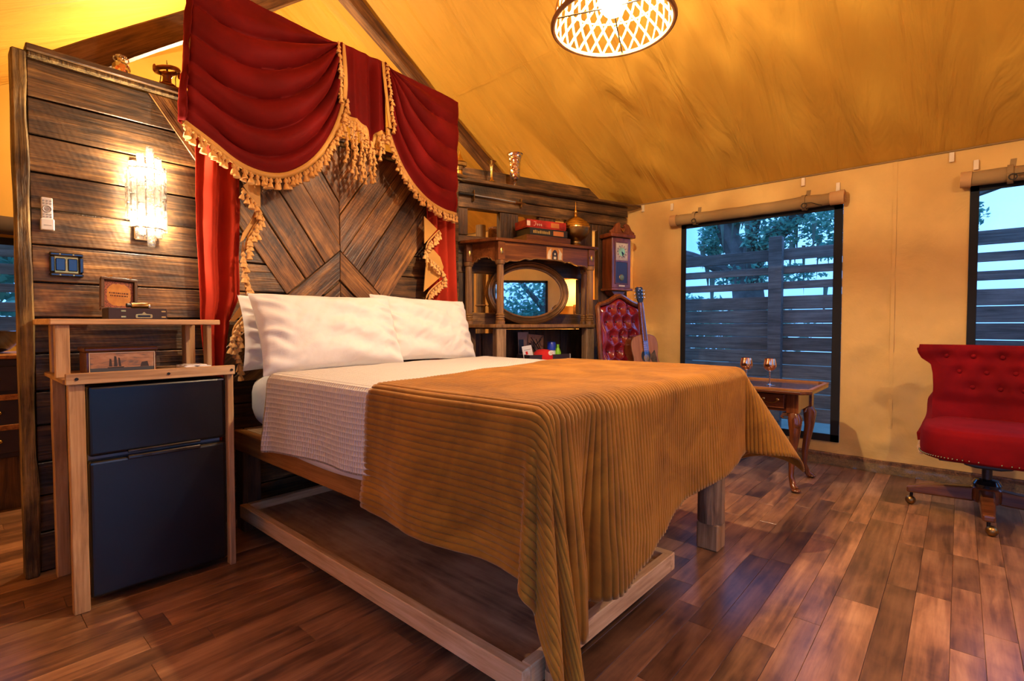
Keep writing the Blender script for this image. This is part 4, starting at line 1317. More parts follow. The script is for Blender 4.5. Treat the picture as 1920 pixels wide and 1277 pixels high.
# ship box and folded cloth on the lower top
sb = thing('painted_ship_box', 'small wooden chest with a painted sailing ship panel', 'box', (.375, 2.545, .8563))
O('body', G().box(.0, .232, .006, .135, 0, .088), M['mahog_x'], sb, bev=.003)
O('lid', G().box(-.006, .238, -.002, .141, .0885, .106), M['mahog_x'], sb, bev=.006, seg=2)
m = NT('painted_seascape'); tc = m.n('ShaderNodeTexCoord'); sp_ = m.n('ShaderNodeSeparateXYZ'); m.l(tc.outputs['Generated'], sp_.inputs[0])
nz = m.noise(tc.outputs['Generated'], 3.5, 5, .6, .7)
sky_ = m.ramp(nz.outputs['Fac'], [(.35, L(.16, .11, .09)), (.5, L(.42, .20, .09)), (.66, L(.50, .28, .15))])
sea = m.math('LESS_THAN', sp_.outputs[2], .2)
m.l(m.mix(sea, sky_.outputs['Color'], L(.06, .07, .08)), m.b.inputs['Base Color']); m.set(rough=.5)
pnl = O('painted_panel', G().box(.014, .222, .003, .0062, .008, .084), m.m, sb)
fgm = G()
for q in ((.012, .224, .083, .0855), (.012, .224, .006, .008), (.010, .0125, .006, .0855), (.2235, .226, .006, .0855)): fgm.box(q[0], q[1], .001, .006, q[2], q[3])
O('panel_border', fgm, M['tab'], sb)
sail = plain('dark_sail_paint', L(.05, .035, .03), .6)
O('painted_ship', G().prism([(.070, .022), (.118, .022), (.122, .027), (.066, .026)], .0024, .0032).prism([(.072, .029), (.082, .028), (.080, .058), (.074, .060)], .0024, .0032).prism([(.088, .028), (.099, .028), (.096, .068), (.089, .070)], .0024, .0032).prism([(.104, .028), (.112, .028), (.107, .062), (.102, .064)], .0024, .0032), sail, pnl)
O('painted_ship', G().prism([(.175, .024), (.205, .024), (.200, .045), (.180, .042)], .0024, .0032), sail, pnl)
wc = thing('folded_cloth', 'small folded white cloth on the fridge stand top', 'cloth', (.722, 2.47, .8563))
O('cloth', G().grid(14, 10, lambda u, v: (-.05 + .1 * u, -.06 + .12 * v, .012 + .006 * fbm(u * 3, v * 3) + .004)), M['white'], wc, smooth=True, solid=.012)
O('fold', G().grid(10, 8, lambda u, v: (-.04 + .075 * u, -.055 + .10 * v, .024 + .003 * fbm(u * 3, v * 3, 4))), M['white'], wc, smooth=True, solid=.006)

# ------------------------------------------------------------------ bar shelf with columns on the angled partition
bs = thing('bar_shelf', 'carved wooden back bar with columns and shaped frieze', 'shelf', tuple(sec(0, 0)), AROT)
plan = [(.00, .004), (.00, .06), (.165, .335), (1.115, .335), (1.27, .06), (1.27, .004)]
def slab(name, inset, z0, z1, mat, bev=.006):
    c = (.64, .16)
    q = [(lerp(x, c[0], inset), -lerp(t, c[1] if t > .02 else t, inset)) for x, t in plan]
    return O(name, G().prism(q, z0, z1, 'xy'), M[mat], bs, bev=bev, seg=2)
slab('top_board', 0, 1.672, 1.696, 'mahog_x')
slab('shelf_board', .0, 1.030, 1.058, 'column')
slab('lower_shelf', .06, .52, .548, 'plank')
def frieze(name, p, q, n=40, a=.62, mids=2):
    """panel between two plan points with a scalloped lower edge"""
    P, Q = Vector((p[0], -p[1])), Vector((q[0], -q[1])); d = Q - P; ln_ = d.length; ux_ = d.normalized(); nx = Vector((ux_.y, -ux_.x))
    top = []; low = []
    for i in range(n + 1):
        s_ = i / n
        c = abs(2 * s_ - 1)
        z = 1.560 - .030 * (smooth01((c - .45) / .3)) + .012 * math.exp(-((c - .42) / .07) ** 2) * -1 - (.012 if c > .93 else 0)
        low.append((s_ * ln_, z))
    poly = [(0, 1.671), (ln_, 1.671)] + low[::-1]
    gg = G().prism(poly, -.009, .009, 'xz')
    vs = [(P.x + ux_.x * x + nx.x * y_, P.y + ux_.y * x + nx.y * y_, z) for x, y_, z in gg.v]
    gg.v = vs
    o = O(name, gg, M['mahog_x'], bs)
    bead = [(P.x + ux_.x * x + nx.x * .010, P.y + ux_.y * x + nx.y * .010, z + .004) for x, z in low]
    O('bead', G().tube(bead, .004, 6), M['column'], o, smooth=True)
    return o
FL, FR, RL, RR = (.215, .295), (1.062, .295), (.075, .045), (1.20, .045)
frieze('frieze', (.10, .075), (.200, .270))
fz = frieze('frieze', (.245, .300), (1.032, .300))
frieze('frieze', (1.085, .27), (1.18, .075))
for (x, t) in (FL, FR, RL, RR):
    cb = O('corner_block', G().box(x - .030, x + .030, -t - .026, -t + .026, 1.535, 1.671), M['mahog_x'], bs, bev=.003)
    O('oval_inlay', G().lathe([(.012, 0), (.010, .002), (.001, .003)], 16, M=Matrix.Rotation(PI / 2, 3, 'X')), M['brass'], cb, smooth=True, loc=(x, -t - .026, 1.60))
    cb.children[0].scale = (1, 1, 2.1)
def flute(x, t):
    gg = G(); prof = [(.036, 1.058), (.036, 1.082), (.030, 1.086), (.034, 1.096), (.029, 1.104), (.034, 1.112), (.030, 1.120), (.034, 1.13), (.027, 1.140), (.0275, 1.30), (.0265, 1.46), (.0255, 1.500), (.033, 1.505), (.036, 1.515), (.038, 1.534)]
    n = 32; vs = []; fs = []
    for i, (r, z) in enumerate(prof):
        for k in range(n):
            th = 2 * PI * k / n
            rr2 = r * (1 - (.09 * (k % 2) if 1.135 < z < 1.50 else 0))
            vs.append((x + rr2 * math.cos(th), -t + rr2 * math.sin(th), z))
    for i in range(len(prof) - 1):
        for k in range(n): fs.append((i * n + k, i * n + (k + 1) % n, (i + 1) * n + (k + 1) % n, (i + 1) * n + k))
    gg.add(vs, fs)
    return O('column', gg, M['column'], bs, smooth=True, angle=30)
for p in (FL, FR, RL, RR): flute(*p)
for (x, t) in ((FL[0], FL[1] - .01), (FR[0] - .01, FR[1] - .01), (RL[0], .055), (RR[0], .055)):
    O('leg', G().box(x - .040, x + .040, -t - .036, -t + .036, 0, 1.029), M['log' if t > .1 else 'plank_v'], bs, bev=.005)
# inlay picture in the frieze
fz_in = O('inlay_panel', G().box(.62, .775, -.3115, -.3090, 1.563, 1.663), plain('inlay_orange', L(.45, .17, .03), .4), bs, bev=.001)
pale = plain('inlay_pale', L(.55, .44, .28), .5); 
for k in (-1, 1):
    cx = .6975 + k * .052
    O('inlay_figure', G().prism([(cx - .016, 1.568), (cx + .014, 1.568), (cx + .010, 1.59), (cx + .018, 1.615), (cx + .016 * -k, 1.655), (cx - .010, 1.63), (cx - .018, 1.60)], -.3135, -.3112), pale, fz_in)
O('inlay_door', G().prism([(.672, 1.566), (.723, 1.566), (.723, 1.615), (.712, 1.635), (.6975, 1.645), (.683, 1.635), (.672, 1.615)], -.3137, -.3112), plain('inlay_black', L(.02, .015, .015), .4), fz_in)
O('inlay_light', G().box(.686, .709, -.3145, -.3132, 1.570, 1.590).box(.690, .705, -.3145, -.3132, 1.602, 1.618), pale, fz_in)

# oval mirror
mr = thing('oval_mirror', 'oval mirror in a ridged bronze frame on the bar shelf', 'mirror', tuple(sec(.585, .10, 1.315)), AROT - .049)
def ring_e(a0, b0, prof, n=96):
    gg = G(); vs = []; fs = []; mpr = len(prof)
    for k in range(n):
        th = 2 * PI * k / n
        for w, d in prof: vs.append(((a0 + w) * math.cos(th), -d, (b0 + w) * math.sin(th)))
    for k in range(n):
        for i in range(mpr - 1): fs.append((k * mpr + i, k * mpr + i + 1, ((k + 1) % n) * mpr + i + 1, ((k + 1) % n) * mpr + i))
    return gg.add(vs, fs)
O('frame', ring_e(.310, .195, [(-.004, .004), (.0, .016), (.010, .018), (.014, .012), (.020, .020), (.036, .034), (.044, .030), (.050, .036), (.062, .030), (.066, .016), (.062, 0)]), M['bronze'], mr, smooth=True, angle=35)
O('glass', G().add([(.312 * math.cos(2 * PI * k / 96), -.006, .197 * math.sin(2 * PI * k / 96)) for k in range(96)], [tuple(range(96))]), M['mirror'], mr)
O('backing', G().add([(.36 * math.cos(2 * PI * k / 64), 0, .25 * math.sin(2 * PI * k / 64)) for k in range(64)] + [(.36 * math.cos(2 * PI * k / 64), .06, .25 * math.sin(2 * PI * k / 64)) for k in range(64)], [tuple(range(64)), tuple(range(127, 63, -1))] + [(k, k + 64, (k + 1) % 64 + 64, (k + 1) % 64) for k in range(64)]), M['plank'], mr)

# games boxes on top
def carton(name, label, s0, s1, t0, t1, z0, z1, mat, rz):
    cx, ct = (s0 + s1) / 2, (t0 + t1) / 2
    t = thing(name, label, 'box', tuple(sec(cx, ct, z0)), AROT + rz, 'game boxes on the bar shelf')
    hx, hy, h_ = (s1 - s0) / 2, (t1 - t0) / 2, z1 - z0
    O('tray', G().box(-hx + .003, hx - .003, -hy + .003, hy - .003, 0, h_ * .5), mat, t, bev=.001)
    O('lid', G().box(-hx, hx, -hy, hy, h_ * .12, h_), mat, t, bev=.002)
    return t, hx, hy, h_
TZ = 1.696
b1, hx, hy, h_ = carton('game_box', 'dark red-brown wooden game box at the bottom of the stack', .455, .885, .06, .27, TZ, TZ + .056, M['mahog_x'], .03)
b2, hx, hy, h_ = carton('game_box', 'black game box with gold lettering in the middle of the stack', .495, .860, .06, .26, TZ + .0565, TZ + .116, plain('black_carton', L(.020, .018, .014), .45), .02)
goldp = plain('gold_print', L(.40, .27, .06), .5); orp = plain('orange_print', L(.60, .20, .04), .5)
rk = random.Random(9); x = -hx + .03
while x < hx * .05:
    w = rk.uniform(.008, .016)
    O('print_mark', G().box(x, x + w, -hy - .0008, -hy + .001, .018, rk.uniform(.036, .044)), goldp, b2); x += w + .005
O('print_patch', G().box(hx * .22, hx * .78, -hy - .0008, -hy + .001, .012, .048), orp, b2)
b3, hx, hy, h_ = carton('game_box', 'red and orange game box with white script on top of the stack', .475, .845, .07, .26, TZ + .1165, TZ + .178, plain('red_carton', L(.42, .02, .012), .4, 0, .5, 14), -.02)
wh = plain('white_print', L(.75, .62, .5), .5)
def stroke(par, pts, r=.0022):
    return O('print_mark', G().tube(pts, r, 5), wh, par)
y_ = -hy - .0008
stroke(b3, [(-hx + .062, y_, .046), (-hx + .082, y_, .046), (-hx + .076, y_, .024), (-hx + .068, y_, .014), (-hx + .060, y_, .018)])
for k in range(3):
    x = -hx + .088 + k * .018
    stroke(b3, [(x, y_, .026), (x + .005, y_, .034), (x + .010, y_, .028), (x + .006, y_, .018), (x + .013, y_, .019)])
O('print_patch', G().box(hx * .2, hx * .62, -hy - .0006, -hy + .001, .012, .050), orp, b3)
O('print_patch', G().box(-hx + .0, -hx + .03, -hy - .0006, -hy + .001, .012, .050), wh, b3)

ur = thing('brass_urn', 'engraved brass lidded urn with tall finial on the bar shelf', 'urn', tuple(sec(.985, .20, TZ)))
O('body', G().lathe([(.060, 0), (.060, .006), (.050, .014), (.042, .028), (.046, .036), (.046, .046), (.042, .052), (.052, .060), (.085, .082), (.108, .112), (.117, .145), (.119, .160)], 40), M['brass_dark'], ur, smooth=True)
O('lid', G().lathe([(.121, .160), (.121, .170), (.112, .192), (.090, .216), (.060, .238), (.030, .254), (.016, .260), (.013, .275), (.018, .283), (.012, .292), (.014, .302), (.007, .315), (.005, .340), (.003, .376), (.0005, .382)], 40), M['brass'], ur, smooth=True)
for z, r in ((.150, .1195), (.172, .1205), (.190, .113), (.208, .098)):
    O('band', G().tube([(r * math.cos(a), r * math.sin(a), z) for a in np.linspace(0, 2 * PI, 41)[:-1]], .0028, 6, closed=True), M['brass'], ur, smooth=True)

# crate with odds and ends below the shelf
cr_ = thing('open_crate', 'dark open storage box below the bar shelf', 'box', tuple(sec(.685, .17, .549)), AROT)
fgc = plain('dark_purple_box', L(.025, .014, .022), .6)
O('panel', G().box(-.195, .195, -.105, -.097, 0, .268), fgc, cr_, bev=.002)
O('panel', G().box(-.195, .195, .097, .105, 0, .268), fgc, cr_, bev=.002)
O('panel', G().box(-.195, -.187, -.097, .097, 0, .268), fgc, cr_, bev=.002)
O('panel', G().box(.187, .195, -.097, .097, 0, .268), fgc, cr_, bev=.002)
O('floor_panel', G().box(-.187, .187, -.097, .097, 0, .008), fgc, cr_)
O('edge_trim', G().box(.1875, .1965, -.1065, -.099, 0, .27), M['grey'], cr_)
capo = thing('red_cap', 'red cap with a white round badge in the storage box', 'cap', tuple(sec(.655, .215, .760)), AROT)
rcl = cloth('red_cap_cloth', L(.55, .012, .010), var=.1, bump=.1)
O('crown', G().lathe([(.078, 0), (.080, .045), (.072, .075), (.045, .094), (.001, .100)], 28), rcl, capo, smooth=True)
O('badge', G().lathe([(.019, 0), (.019, .003), (.001, .004)], 20, M=Matrix.Rotation(PI / 2 - .35, 3, 'X')), M['white'], capo, smooth=True, loc=(.018, -.072, .068))
stroke(capo, [(.008, -.080, .064), (.018, -.078, .078), (.022, -.080, .062), (.030, -.078, .072)], .002)
O('peak', G().grid(12, 6, lambda u, v: ((.078 + .05 * v) * math.sin((u - .5) * 1.9), -(.074 + .05 * v) * math.cos((u - .5) * 1.9), .012 - .02 * v)), rcl, capo, smooth=True, solid=.004)
mg = thing('picture_card', 'tan picture card with dark crossed branches in the storage box', 'card', tuple(sec(.635, .12, .70)), AROT, rot=(-.10, .10, AROT))
m = NT('tan_card_print'); v = m.coords(); nz = m.noise(v, 9, 3, .6, 1.5)
rcol = m.ramp(nz.outputs['Fac'], [(.40, L(.10, .06, .04)), (.46, L(.38, .22, .10)), (.8, L(.50, .30, .14))])
m.l(rcol.outputs['Color'], m.b.inputs['Base Color']); m.set(rough=.6)
O('card', G().box(-.075, .075, -.002, .002, 0, .275), m.m, mg)
for a, b in (((-.05, .25), (.03, .16)), ((.05, .24), (.0, .19)), ((-.06, .20), (.01, .13)), ((.0, .24), (.05, .15)), ((-.02, .22), (-.01, .12))):
    O('branch_print', G().tube([(a[0], -.0025, a[1]), (b[0], -.0025, b[1])], .004, 5), M['iron'], mg)
pc = thing('tall_leaflet', 'tall pinkish leaflet standing in the storage box', 'leaflet', tuple(sec(.545, .10, .70)), AROT, rot=(-.06, 0, AROT))
O('sheet', G().box(-.05, .05, -.0015, .0015, 0, .295), plain('pink_leaflet', L(.42, .28, .20), .6), pc)
O('photo_print', G().box(-.046, .0, -.0025, -.0012, .12, .235), M['black'], pc)
c2 = thing('white_card', 'small white card in the corner of the storage box', 'card', tuple(sec(.545, .20, .70)), AROT, rot=(-.12, -.14, AROT))
O('sheet', G().box(-.045, .045, -.001, .001, 0, .19), M['white'], c2)
O('print_mark', G().box(-.03, .03, -.0015, -.0008, .155, .160), M['grey'], c2)
O('print_mark', G().box(-.02, .0, -.0015, -.0008, .120, .145), rcl, c2)
bb = thing('blue_bottle', 'blue-capped spray can in the storage box', 'bottle', tuple(sec(.765, .17, .5575)))
blue = plain('blue_plastic', L(.01, .04, .42), .3)
O('cap', G().lathe([(.036, .29), (.036, .350), (.030, .358), (.001, .36)], 20), blue, bb, smooth=True)
O('body', G().lathe([(.034, 0), (.034, .28), (.030, .29)], 20), M['white'], bb, smooth=True)
gb = thing('green_bottle', 'small lime green squeeze bottle in the storage box', 'bottle', tuple(sec(.815, .19, .5575)))
lime = plain('lime_plastic', L(.20, .52, .02), .3)
O('body', G().lathe([(.026, 0), (.026, .27), (.016, .30), (.010, .31)], 18), lime, gb, smooth=True)
O('cap', G().lathe([(.012, .305), (.010, .335), (.001, .337)], 14), lime, gb, smooth=True)
kk = thing('dark_jar', 'dark green jar at the end of the storage box', 'jar', tuple(sec(.850, .12, .5575)))
O('body', G().lathe([(.030, 0), (.030, .30), (.028, .31)], 18), plain('dark_green_glass', L(.01, .03, .025), .2), kk, smooth=True)
O('lid', G().lathe([(.031, .31), (.031, .335), (.001, .338)], 18), M['black'], kk, smooth=True)

# ------------------------------------------------------------------ wall clock
ck = thing('wall_clock', 'reddish wooden pendulum wall clock on the end plank', 'clock', tuple(sec(1.545, .008, 1.30)), AROT)
O('case', G().box(-.110, .110, -.135, 0, .085, .535), M['clock'], ck, bev=.003)
O('base_moulding', G().box(-.128, .128, -.150, 0, .062, .084), M['clock'], ck, bev=.006, seg=2)
O('drop', G().prism([(-.085, .061), (.085, .061), (.06, .03), (0, .005), (-.06, .03)], -.10, 0, 'xz'), M['clock'], ck, bev=.004)
O('cornice', G().box(-.145, .145, -.165, 0, .536, .572), M['clock'], ck, bev=.008, seg=2)
pd = [(-.145, .573), (.145, .573), (.140, .590), (.110, .605), (.075, .655), (.040, .668), (.022, .650), (.030, .628), (.0, .618), (-.030, .628), (-.022, .650), (-.040, .668), (-.075, .655), (-.110, .605), (-.140, .590)]
O('pediment', G().prism(pd, -.150, -.125, 'xz'), M['clock'], ck, bev=.003)
O('pediment_ornament', G().prism([(-.028, .615), (0, .600), (.028, .615), (.012, .595), (0, .580), (-.012, .595)], -.158, -.150, 'xz'), M['brass'], ck, bev=.001)
O('door_frame', G().box(-.078, -.068, -.142, -.134, .12, .50).box(.068, .078, -.142, -.134, .12, .50).box(-.078, .078, -.142, -.134, .49, .50).box(-.078, .078, -.142, -.134, .12, .13).box(-.078, .078, -.142, -.134, .318, .332), M['clock'], ck, bev=.002)
face = plain('clock_face_cream', L(.62, .52, .36), .4, 0, .25, 20)
dial = O('dial', G().box(-.068, .068, -.139, -.1355, .334, .488), face, ck)
O('chapter_ring', G().lathe([(.062, 0), (.062, .0015), (.040, .0015), (.040, 0)], 40, c=(0, -.1395, .411), M=Matrix.Rotation(PI / 2, 3, 'X'), cap=False), face, dial, smooth=True)
O('dial_centre', G().lathe([(.039, 0), (.001, .001)], 32, c=(0, -.1395, .411), M=Matrix.Rotation(PI / 2, 3, 'X')), M['brass'], dial, smooth=True)
for k in range(12):
    a = k * PI / 6
    O('hour_mark', G().obox((.051 * math.sin(a), -.1415, .411 + .051 * math.cos(a)), (.005, .001, .016), Matrix.Rotation(a, 3, 'Y')), M['black'], dial)
for ang_, ln2, w in ((2.35, .034, .007), (2.80, .050, .005)):
    O('hand', G().obox((math.sin(ang_) * ln2 / 2, -.1432, .411 + math.cos(ang_) * ln2 / 2), (w, .001, ln2), Matrix.Rotation(ang_, 3, 'Y')), M['black'], dial)
O('pendulum_window', G().box(-.067, .067, -.138, -.1355, .131, .317), plain('dark_clock_glass', L(.03, .006, .004), .3), ck)
O('pendulum', G().lathe([(.030, 0), (.026, .004), (.001, .006)], 24, c=(0, -.138, .18), M=Matrix.Rotation(PI / 2, 3, 'X')), M['brass_dark'], ck, smooth=True)
O('label_plate', G().box(-.035, .035, -.1425, -.1412, .098, .112), M['tab'], ck)

# ------------------------------------------------------------------ tufted leather chair in the corner
lc = thing('leather_armchair', 'oxblood tufted leather armchair with carved wooden frame in the corner', 'armchair', tuple(sec(1.245, .75)), AROT)
def out_top(x):      # crest line of the back
    return 1.225 + .062 * math.exp(-(x / .10) ** 2) - .020 * (abs(x) / .235) ** 4
def back_half(z): return interp([.44, .55, .75, 1.0, 1.22], [.205, .215, .232, .238, .235], z)
rows = [(.60, 0), (.72, 1), (.84, 0), (.96, 1), (1.08, 0), (1.19, 1)]
btn = []
for z, odd in rows:
    for k in ((-.10, .0, .10) if odd else (-.15, -.05, .05, .15)): btn.append((k, z))
def tuft(u, v):
    z = lerp(.50, 1.0, v); hw = back_half(lerp(.50, 1.24, v)) - .022
    x = (2 * u - 1) * hw
    z = lerp(.50, out_top(x) - .022, v)
    d = min(math.hypot(x - bx, (z - bz) * .85) for bx, bz in btn)
    e = min(1, (1 - abs(2 * u - 1)) * 7) * min(1, (1 - abs(2 * v - 1)) * 9)
    puff = .036 * e ** .5 * (1 - math.exp(-(d / .045) ** 2)) - .004
    return (x, .235 + .09 * (z - .5) - puff, z)
O('back_pad', G().grid(70, 90, tuft), M['leather'], lc, smooth=True, angle=80)
for bx, bz in btn:
    if bz < out_top(bx) - .05:
        O('button', G().ell((bx, .235 + .09 * (bz - .5) - .002, bz), (.008, .006, .008), 10, 6), M['leather_dark'], lc, smooth=True)
pts = []
for i in range(13): pts.append((-back_half(lerp(.40, 1.20, i / 12)) + .005, lerp(.40, 1.205, i / 12)))
for i in range(1, 24): x = lerp(-.232, .232, i / 24); pts.append((x, out_top(x) + .004))
for i in range(12, -1, -1): pts.append((back_half(lerp(.40, 1.20, i / 12)) - .005, lerp(.40, 1.205, i / 12)))
O('back_frame', G().tube([(x, .232 + .09 * (z - .5), z) for x, z in pts], .020, 8), M['mahog_z'], lc, smooth=True)
O('back_shell', G().grid(20, 20, lambda u, v: ((2 * u - 1) * back_half(lerp(.45, 1.24, v)) * .97, .262 + .09 * (lerp(.45, out_top((2 * u - 1) * .2) - .01, v) - .5), lerp(.45, out_top((2 * u - 1) * .2) - .01, v))), M['leather_dark'], lc, smooth=True, solid=.02)
O('seat', G().grid(24, 20, lambda u, v: ((2 * u - 1) * lerp(.26, .225, v), lerp(-.28, .21, v), .435 + .022 * (1 - abs(2 * u - 1) ** 4) * (1 - abs(2 * v - 1) ** 4))), M['leather'], lc, smooth=True, solid=.05)
O('seat_rail', G().box(-.25, .25, -.27, .225, .33, .412), M['mahog_x'], lc, bev=.01)
for k in (-1, 1):
    O('leg', G().tube([(k * .225, -.245, .31), (k * .235, -.265, .20), (k * .222, -.255, .08), (k * .232, -.275, .0)], [.030, .024, .016, .022], 10), M['mahog_z'], lc, smooth=True)
    O('leg', G().tube([(k * .20, .215, .36), (k * .205, .225, .18), (k * .215, .265, .0)], [.024, .020, .018], 10), M['mahog_z'], lc, smooth=True)
    am = O('arm', G().tube([(k * .215, .255, .74), (k * .262, .16, .705), (k * .292, .02, .695), (k * .300, -.12, .690), (k * .290, -.20, .665)], [.016, .022, .026, .028, .020], 10), M['mahog_z'], lc, smooth=True)
    O('arm_pad', G().tube([(k * .282, .08, .718), (k * .297, -.03, .722), (k * .299, -.11, .712)], [.016, .026, .018], 10), M['leather_dark'], am, smooth=True)
    O('arm_support', G().tube([(k * .295, -.14, .675), (k * .280, -.10, .55), (k * .245, -.14, .35)], [.018, .017, .020], 8), M['mahog_z'], am, smooth=True)

# guitar standing on its seat
gt = thing('acoustic_guitar', 'acoustic guitar leaning upright on the leather armchair', 'guitar', tuple(sec(1.425, .575, .480)), AROT, rot=(-.11, -.045, AROT))
S_ = 1.0
half = [(0, .0), (.08, .004), (.14, .02), (.175, .06), (.190, .12), (.186, .17), (.165, .22), (.140, .262), (.130, .29), (.132, .32), (.142, .36), (.146, .40), (.140, .44), (.118, .472), (.07, .488), (.03, .492)]
hp = smooth_poly([(a, b) for a, b in half], it=2)
outl = [(p.x * S_, p.y * S_) for p in hp] + [(-p.x * S_, p.y * S_) for p in reversed(hp[1:])]
O('body', G().prism(outl, -.045, .045, 'xz'), M['mahog_z'], gt, smooth=True, angle=40)
O('soundboard', G().prism([(x * .995, z * .995 + .001) for x, z in outl], -.049, -.0452, 'xz'), M['guitar_top'], gt)
O('binding', G().tube([(x, -.047, z) for x, z in outl], .0032, 5, closed=True), M['column'], gt, smooth=True)
def disc(r, y0, c, n=32): return G().lathe([(r, 0), (r, .001), (.0005, .001)], n, c=(c[0], y0, c[1]), M=Matrix.Rotation(PI / 2, 3, 'X'))
O('sound_hole', disc(.048, -.0492, (0, .318)), M['black'], gt)
O('rosette', G().tube([(.053 * math.cos(a), -.0495, .318 + .053 * math.sin(a)) for a in np.linspace(0, 2 * PI, 33)[:-1]], .0035, 6, closed=True), M['column'], gt, smooth=True)
O('label_paper', disc(.030, -.0505, (.002, .300)), M['brass'], gt)
O('pickguard', G().prism([(.056, .325), (.10, .36), (.118, .30), (.120, .225), (.088, .228), (.066, .262), (.050, .285)], -.0515, -.0495, 'xz'), plain('tortoiseshell', L(.09, .055, .020), .2, 0, .6, 30), gt)
br_ = O('bridge', G().prism([(-.085, .150), (-.05, .168), (.05, .168), (.085, .150), (.075, .138), (-.075, .138)], -.058, -.049, 'xz'), M['black'], gt, bev=.002)
for k in range(6): O('bridge_pin', G().ell((-.026 + k * .0104, -.060, .148), (.003, .003, .003), 8, 6), M['white'], br_)
O('fingerboard', G().prism([(-.028, .352), (.028, .352), (.0215, .755), (-.0215, .755)], -.060, -.050, 'xz'), M['mahog_z'], gt)
O('neck', G().tube([(0, -.045, .44), (0, -.045, .60), (0, -.045, .755)], [.026, .024, .021], 10), M['mahog_z'], gt, smooth=True)
for k in range(15):
    z = .755 - .40 * (1 - 2 ** (-(k + 1) / 12)) * 1.66
    hw = lerp(.0215, .028, (.755 - z) / .403)
    O('fret', G().box(-hw, hw, -.0615, -.0598, z - .001, z + .001), M['chrome'], gt)
hs = O('headstock', G().prism([(-.022, .755), (.022, .755), (.033, .785), (.036, .878), (.020, .886), (0, .880), (-.020, .886), (-.036, .878), (-.033, .785)], -.056, -.042, 'xz'), M['black'], gt, bev=.002)
O('logo_print', G().box(-.012, .012, -.0565, -.0555, .866, .872), M['tab'], hs)
for k in (-1, 1):
    for j in range(3):
        z = .798 + j * .028
        O('tuning_peg', G().cyl((k * .018, -.062, z), (k * .018, -.055, z), .005, n=8).cyl((k * .034, -.049, z), (k * .048, -.049, z), .002, n=6).ell((k * .052, -.049, z), (.006, .004, .009), 8, 6), M['chrome'], hs, smooth=True)
for k in range(6):
    x = -.026 + k * .0104
    O('string', G().tube([(x, -.062, .152), (x * .62, -.0632, .755)], .0007, 4), M['chrome'], gt)

# ------------------------------------------------------------------ side table with goblets
st_ = thing('side_table', 'mahogany tray-top side table with cabriole legs by the window', 'table', (0, 0, 0))
TX0_, TX1_, TY0_, TY1_, TZT = 3.45, 4.06, .665, 1.47, .655
def chamf(x0, x1, y0, y1, c): return [(x0 + c, y0), (x1 - c, y0), (x1, y0 + c), (x1, y1 - c), (x1 - c, y1), (x0 + c, y1), (x0, y1 - c), (x0, y0 + c)]
m = NT('inlaid_table_top'); v = m.coords(rnd=False)
nz = m.noise(v, 12, 5, .6)
ck_ = m.n('ShaderNodeTexWave', wave_type='BANDS', bands_direction='DIAGONAL'); ck_.inputs['Scale'].default_value = 14; ck_.inputs['Distortion'].default_value = 5; m.l(v, ck_.inputs['Vector'])
cc = m.ramp(m.math('ADD', m.math('MULTIPLY', nz.outputs['Fac'], .7), m.math('MULTIPLY', ck_.outputs['Fac'], .3)), [(.35, L(.055, .022, .018)), (.55, L(.15, .065, .045)), (.75, L(.24, .12, .08))])
m.l(cc.outputs['Color'], m.b.inputs['Base Color']); m.set(rough=.16, coat=.4)
O('table_top', G().prism(chamf(TX0_, TX1_, TY0_, TY1_, .05), TZT - .030, TZT - .010, 'xy'), M['mahog'], st_, bev=.006, seg=2)
O('inlay_field', G().prism(chamf(TX0_ + .03, TX1_ - .03, TY0_ + .03, TY1_ - .03, .04), TZT - .0098, TZT - .008, 'xy'), m.m, st_)
q0, q1 = chamf(TX0_, TX1_, TY0_, TY1_, .05), chamf(TX0_ + .022, TX1_ - .022, TY0_ + .022, TY1_ - .022, .045)
g = G(); vs = [(a, b, TZT - .0098) for a, b in q0] + [(a, b, TZT + .004) for a, b in q0] + [(a, b, TZT + .004) for a, b in q1] + [(a, b, TZT - .008) for a, b in q1]
fs = []
for k in range(8):
    j = (k + 1) % 8
    for r in range(3): fs.append((r * 8 + k, r * 8 + j, (r + 1) * 8 + j, (r + 1) * 8 + k))
g.add(vs, fs)
O('tray_rim', g, M['stain_y'], st_)
O('apron', G().box(TX0_ + .09, TX1_ - .09, TY0_ + .09, TY1_ - .09, TZT - .150, TZT - .031), M['mahog'], st_, bev=.003)
dwr = O('drawer', G().box(TX0_ + .078, TX0_ + .0895, TY0_ + .16, TY1_ - .16, TZT - .132, TZT - .042), M['mahog'], st_, bev=.004, seg=2)
for yy in (.905, 1.23):
    O('handle', G().tube([(TX0_ + .072, yy + .042 * math.cos(a), TZT - .078 - .022 * max(0, math.sin(a))) for a in np.linspace(0, PI, 13)], .004, 6), M['brass'], dwr, smooth=True)
    for k in (-1, 1): O('rosette', G().ell((TX0_ + .076, yy + .042 * k, TZT - .076), (.006, .011, .011), 10, 8), M['brass'], dwr, smooth=True)
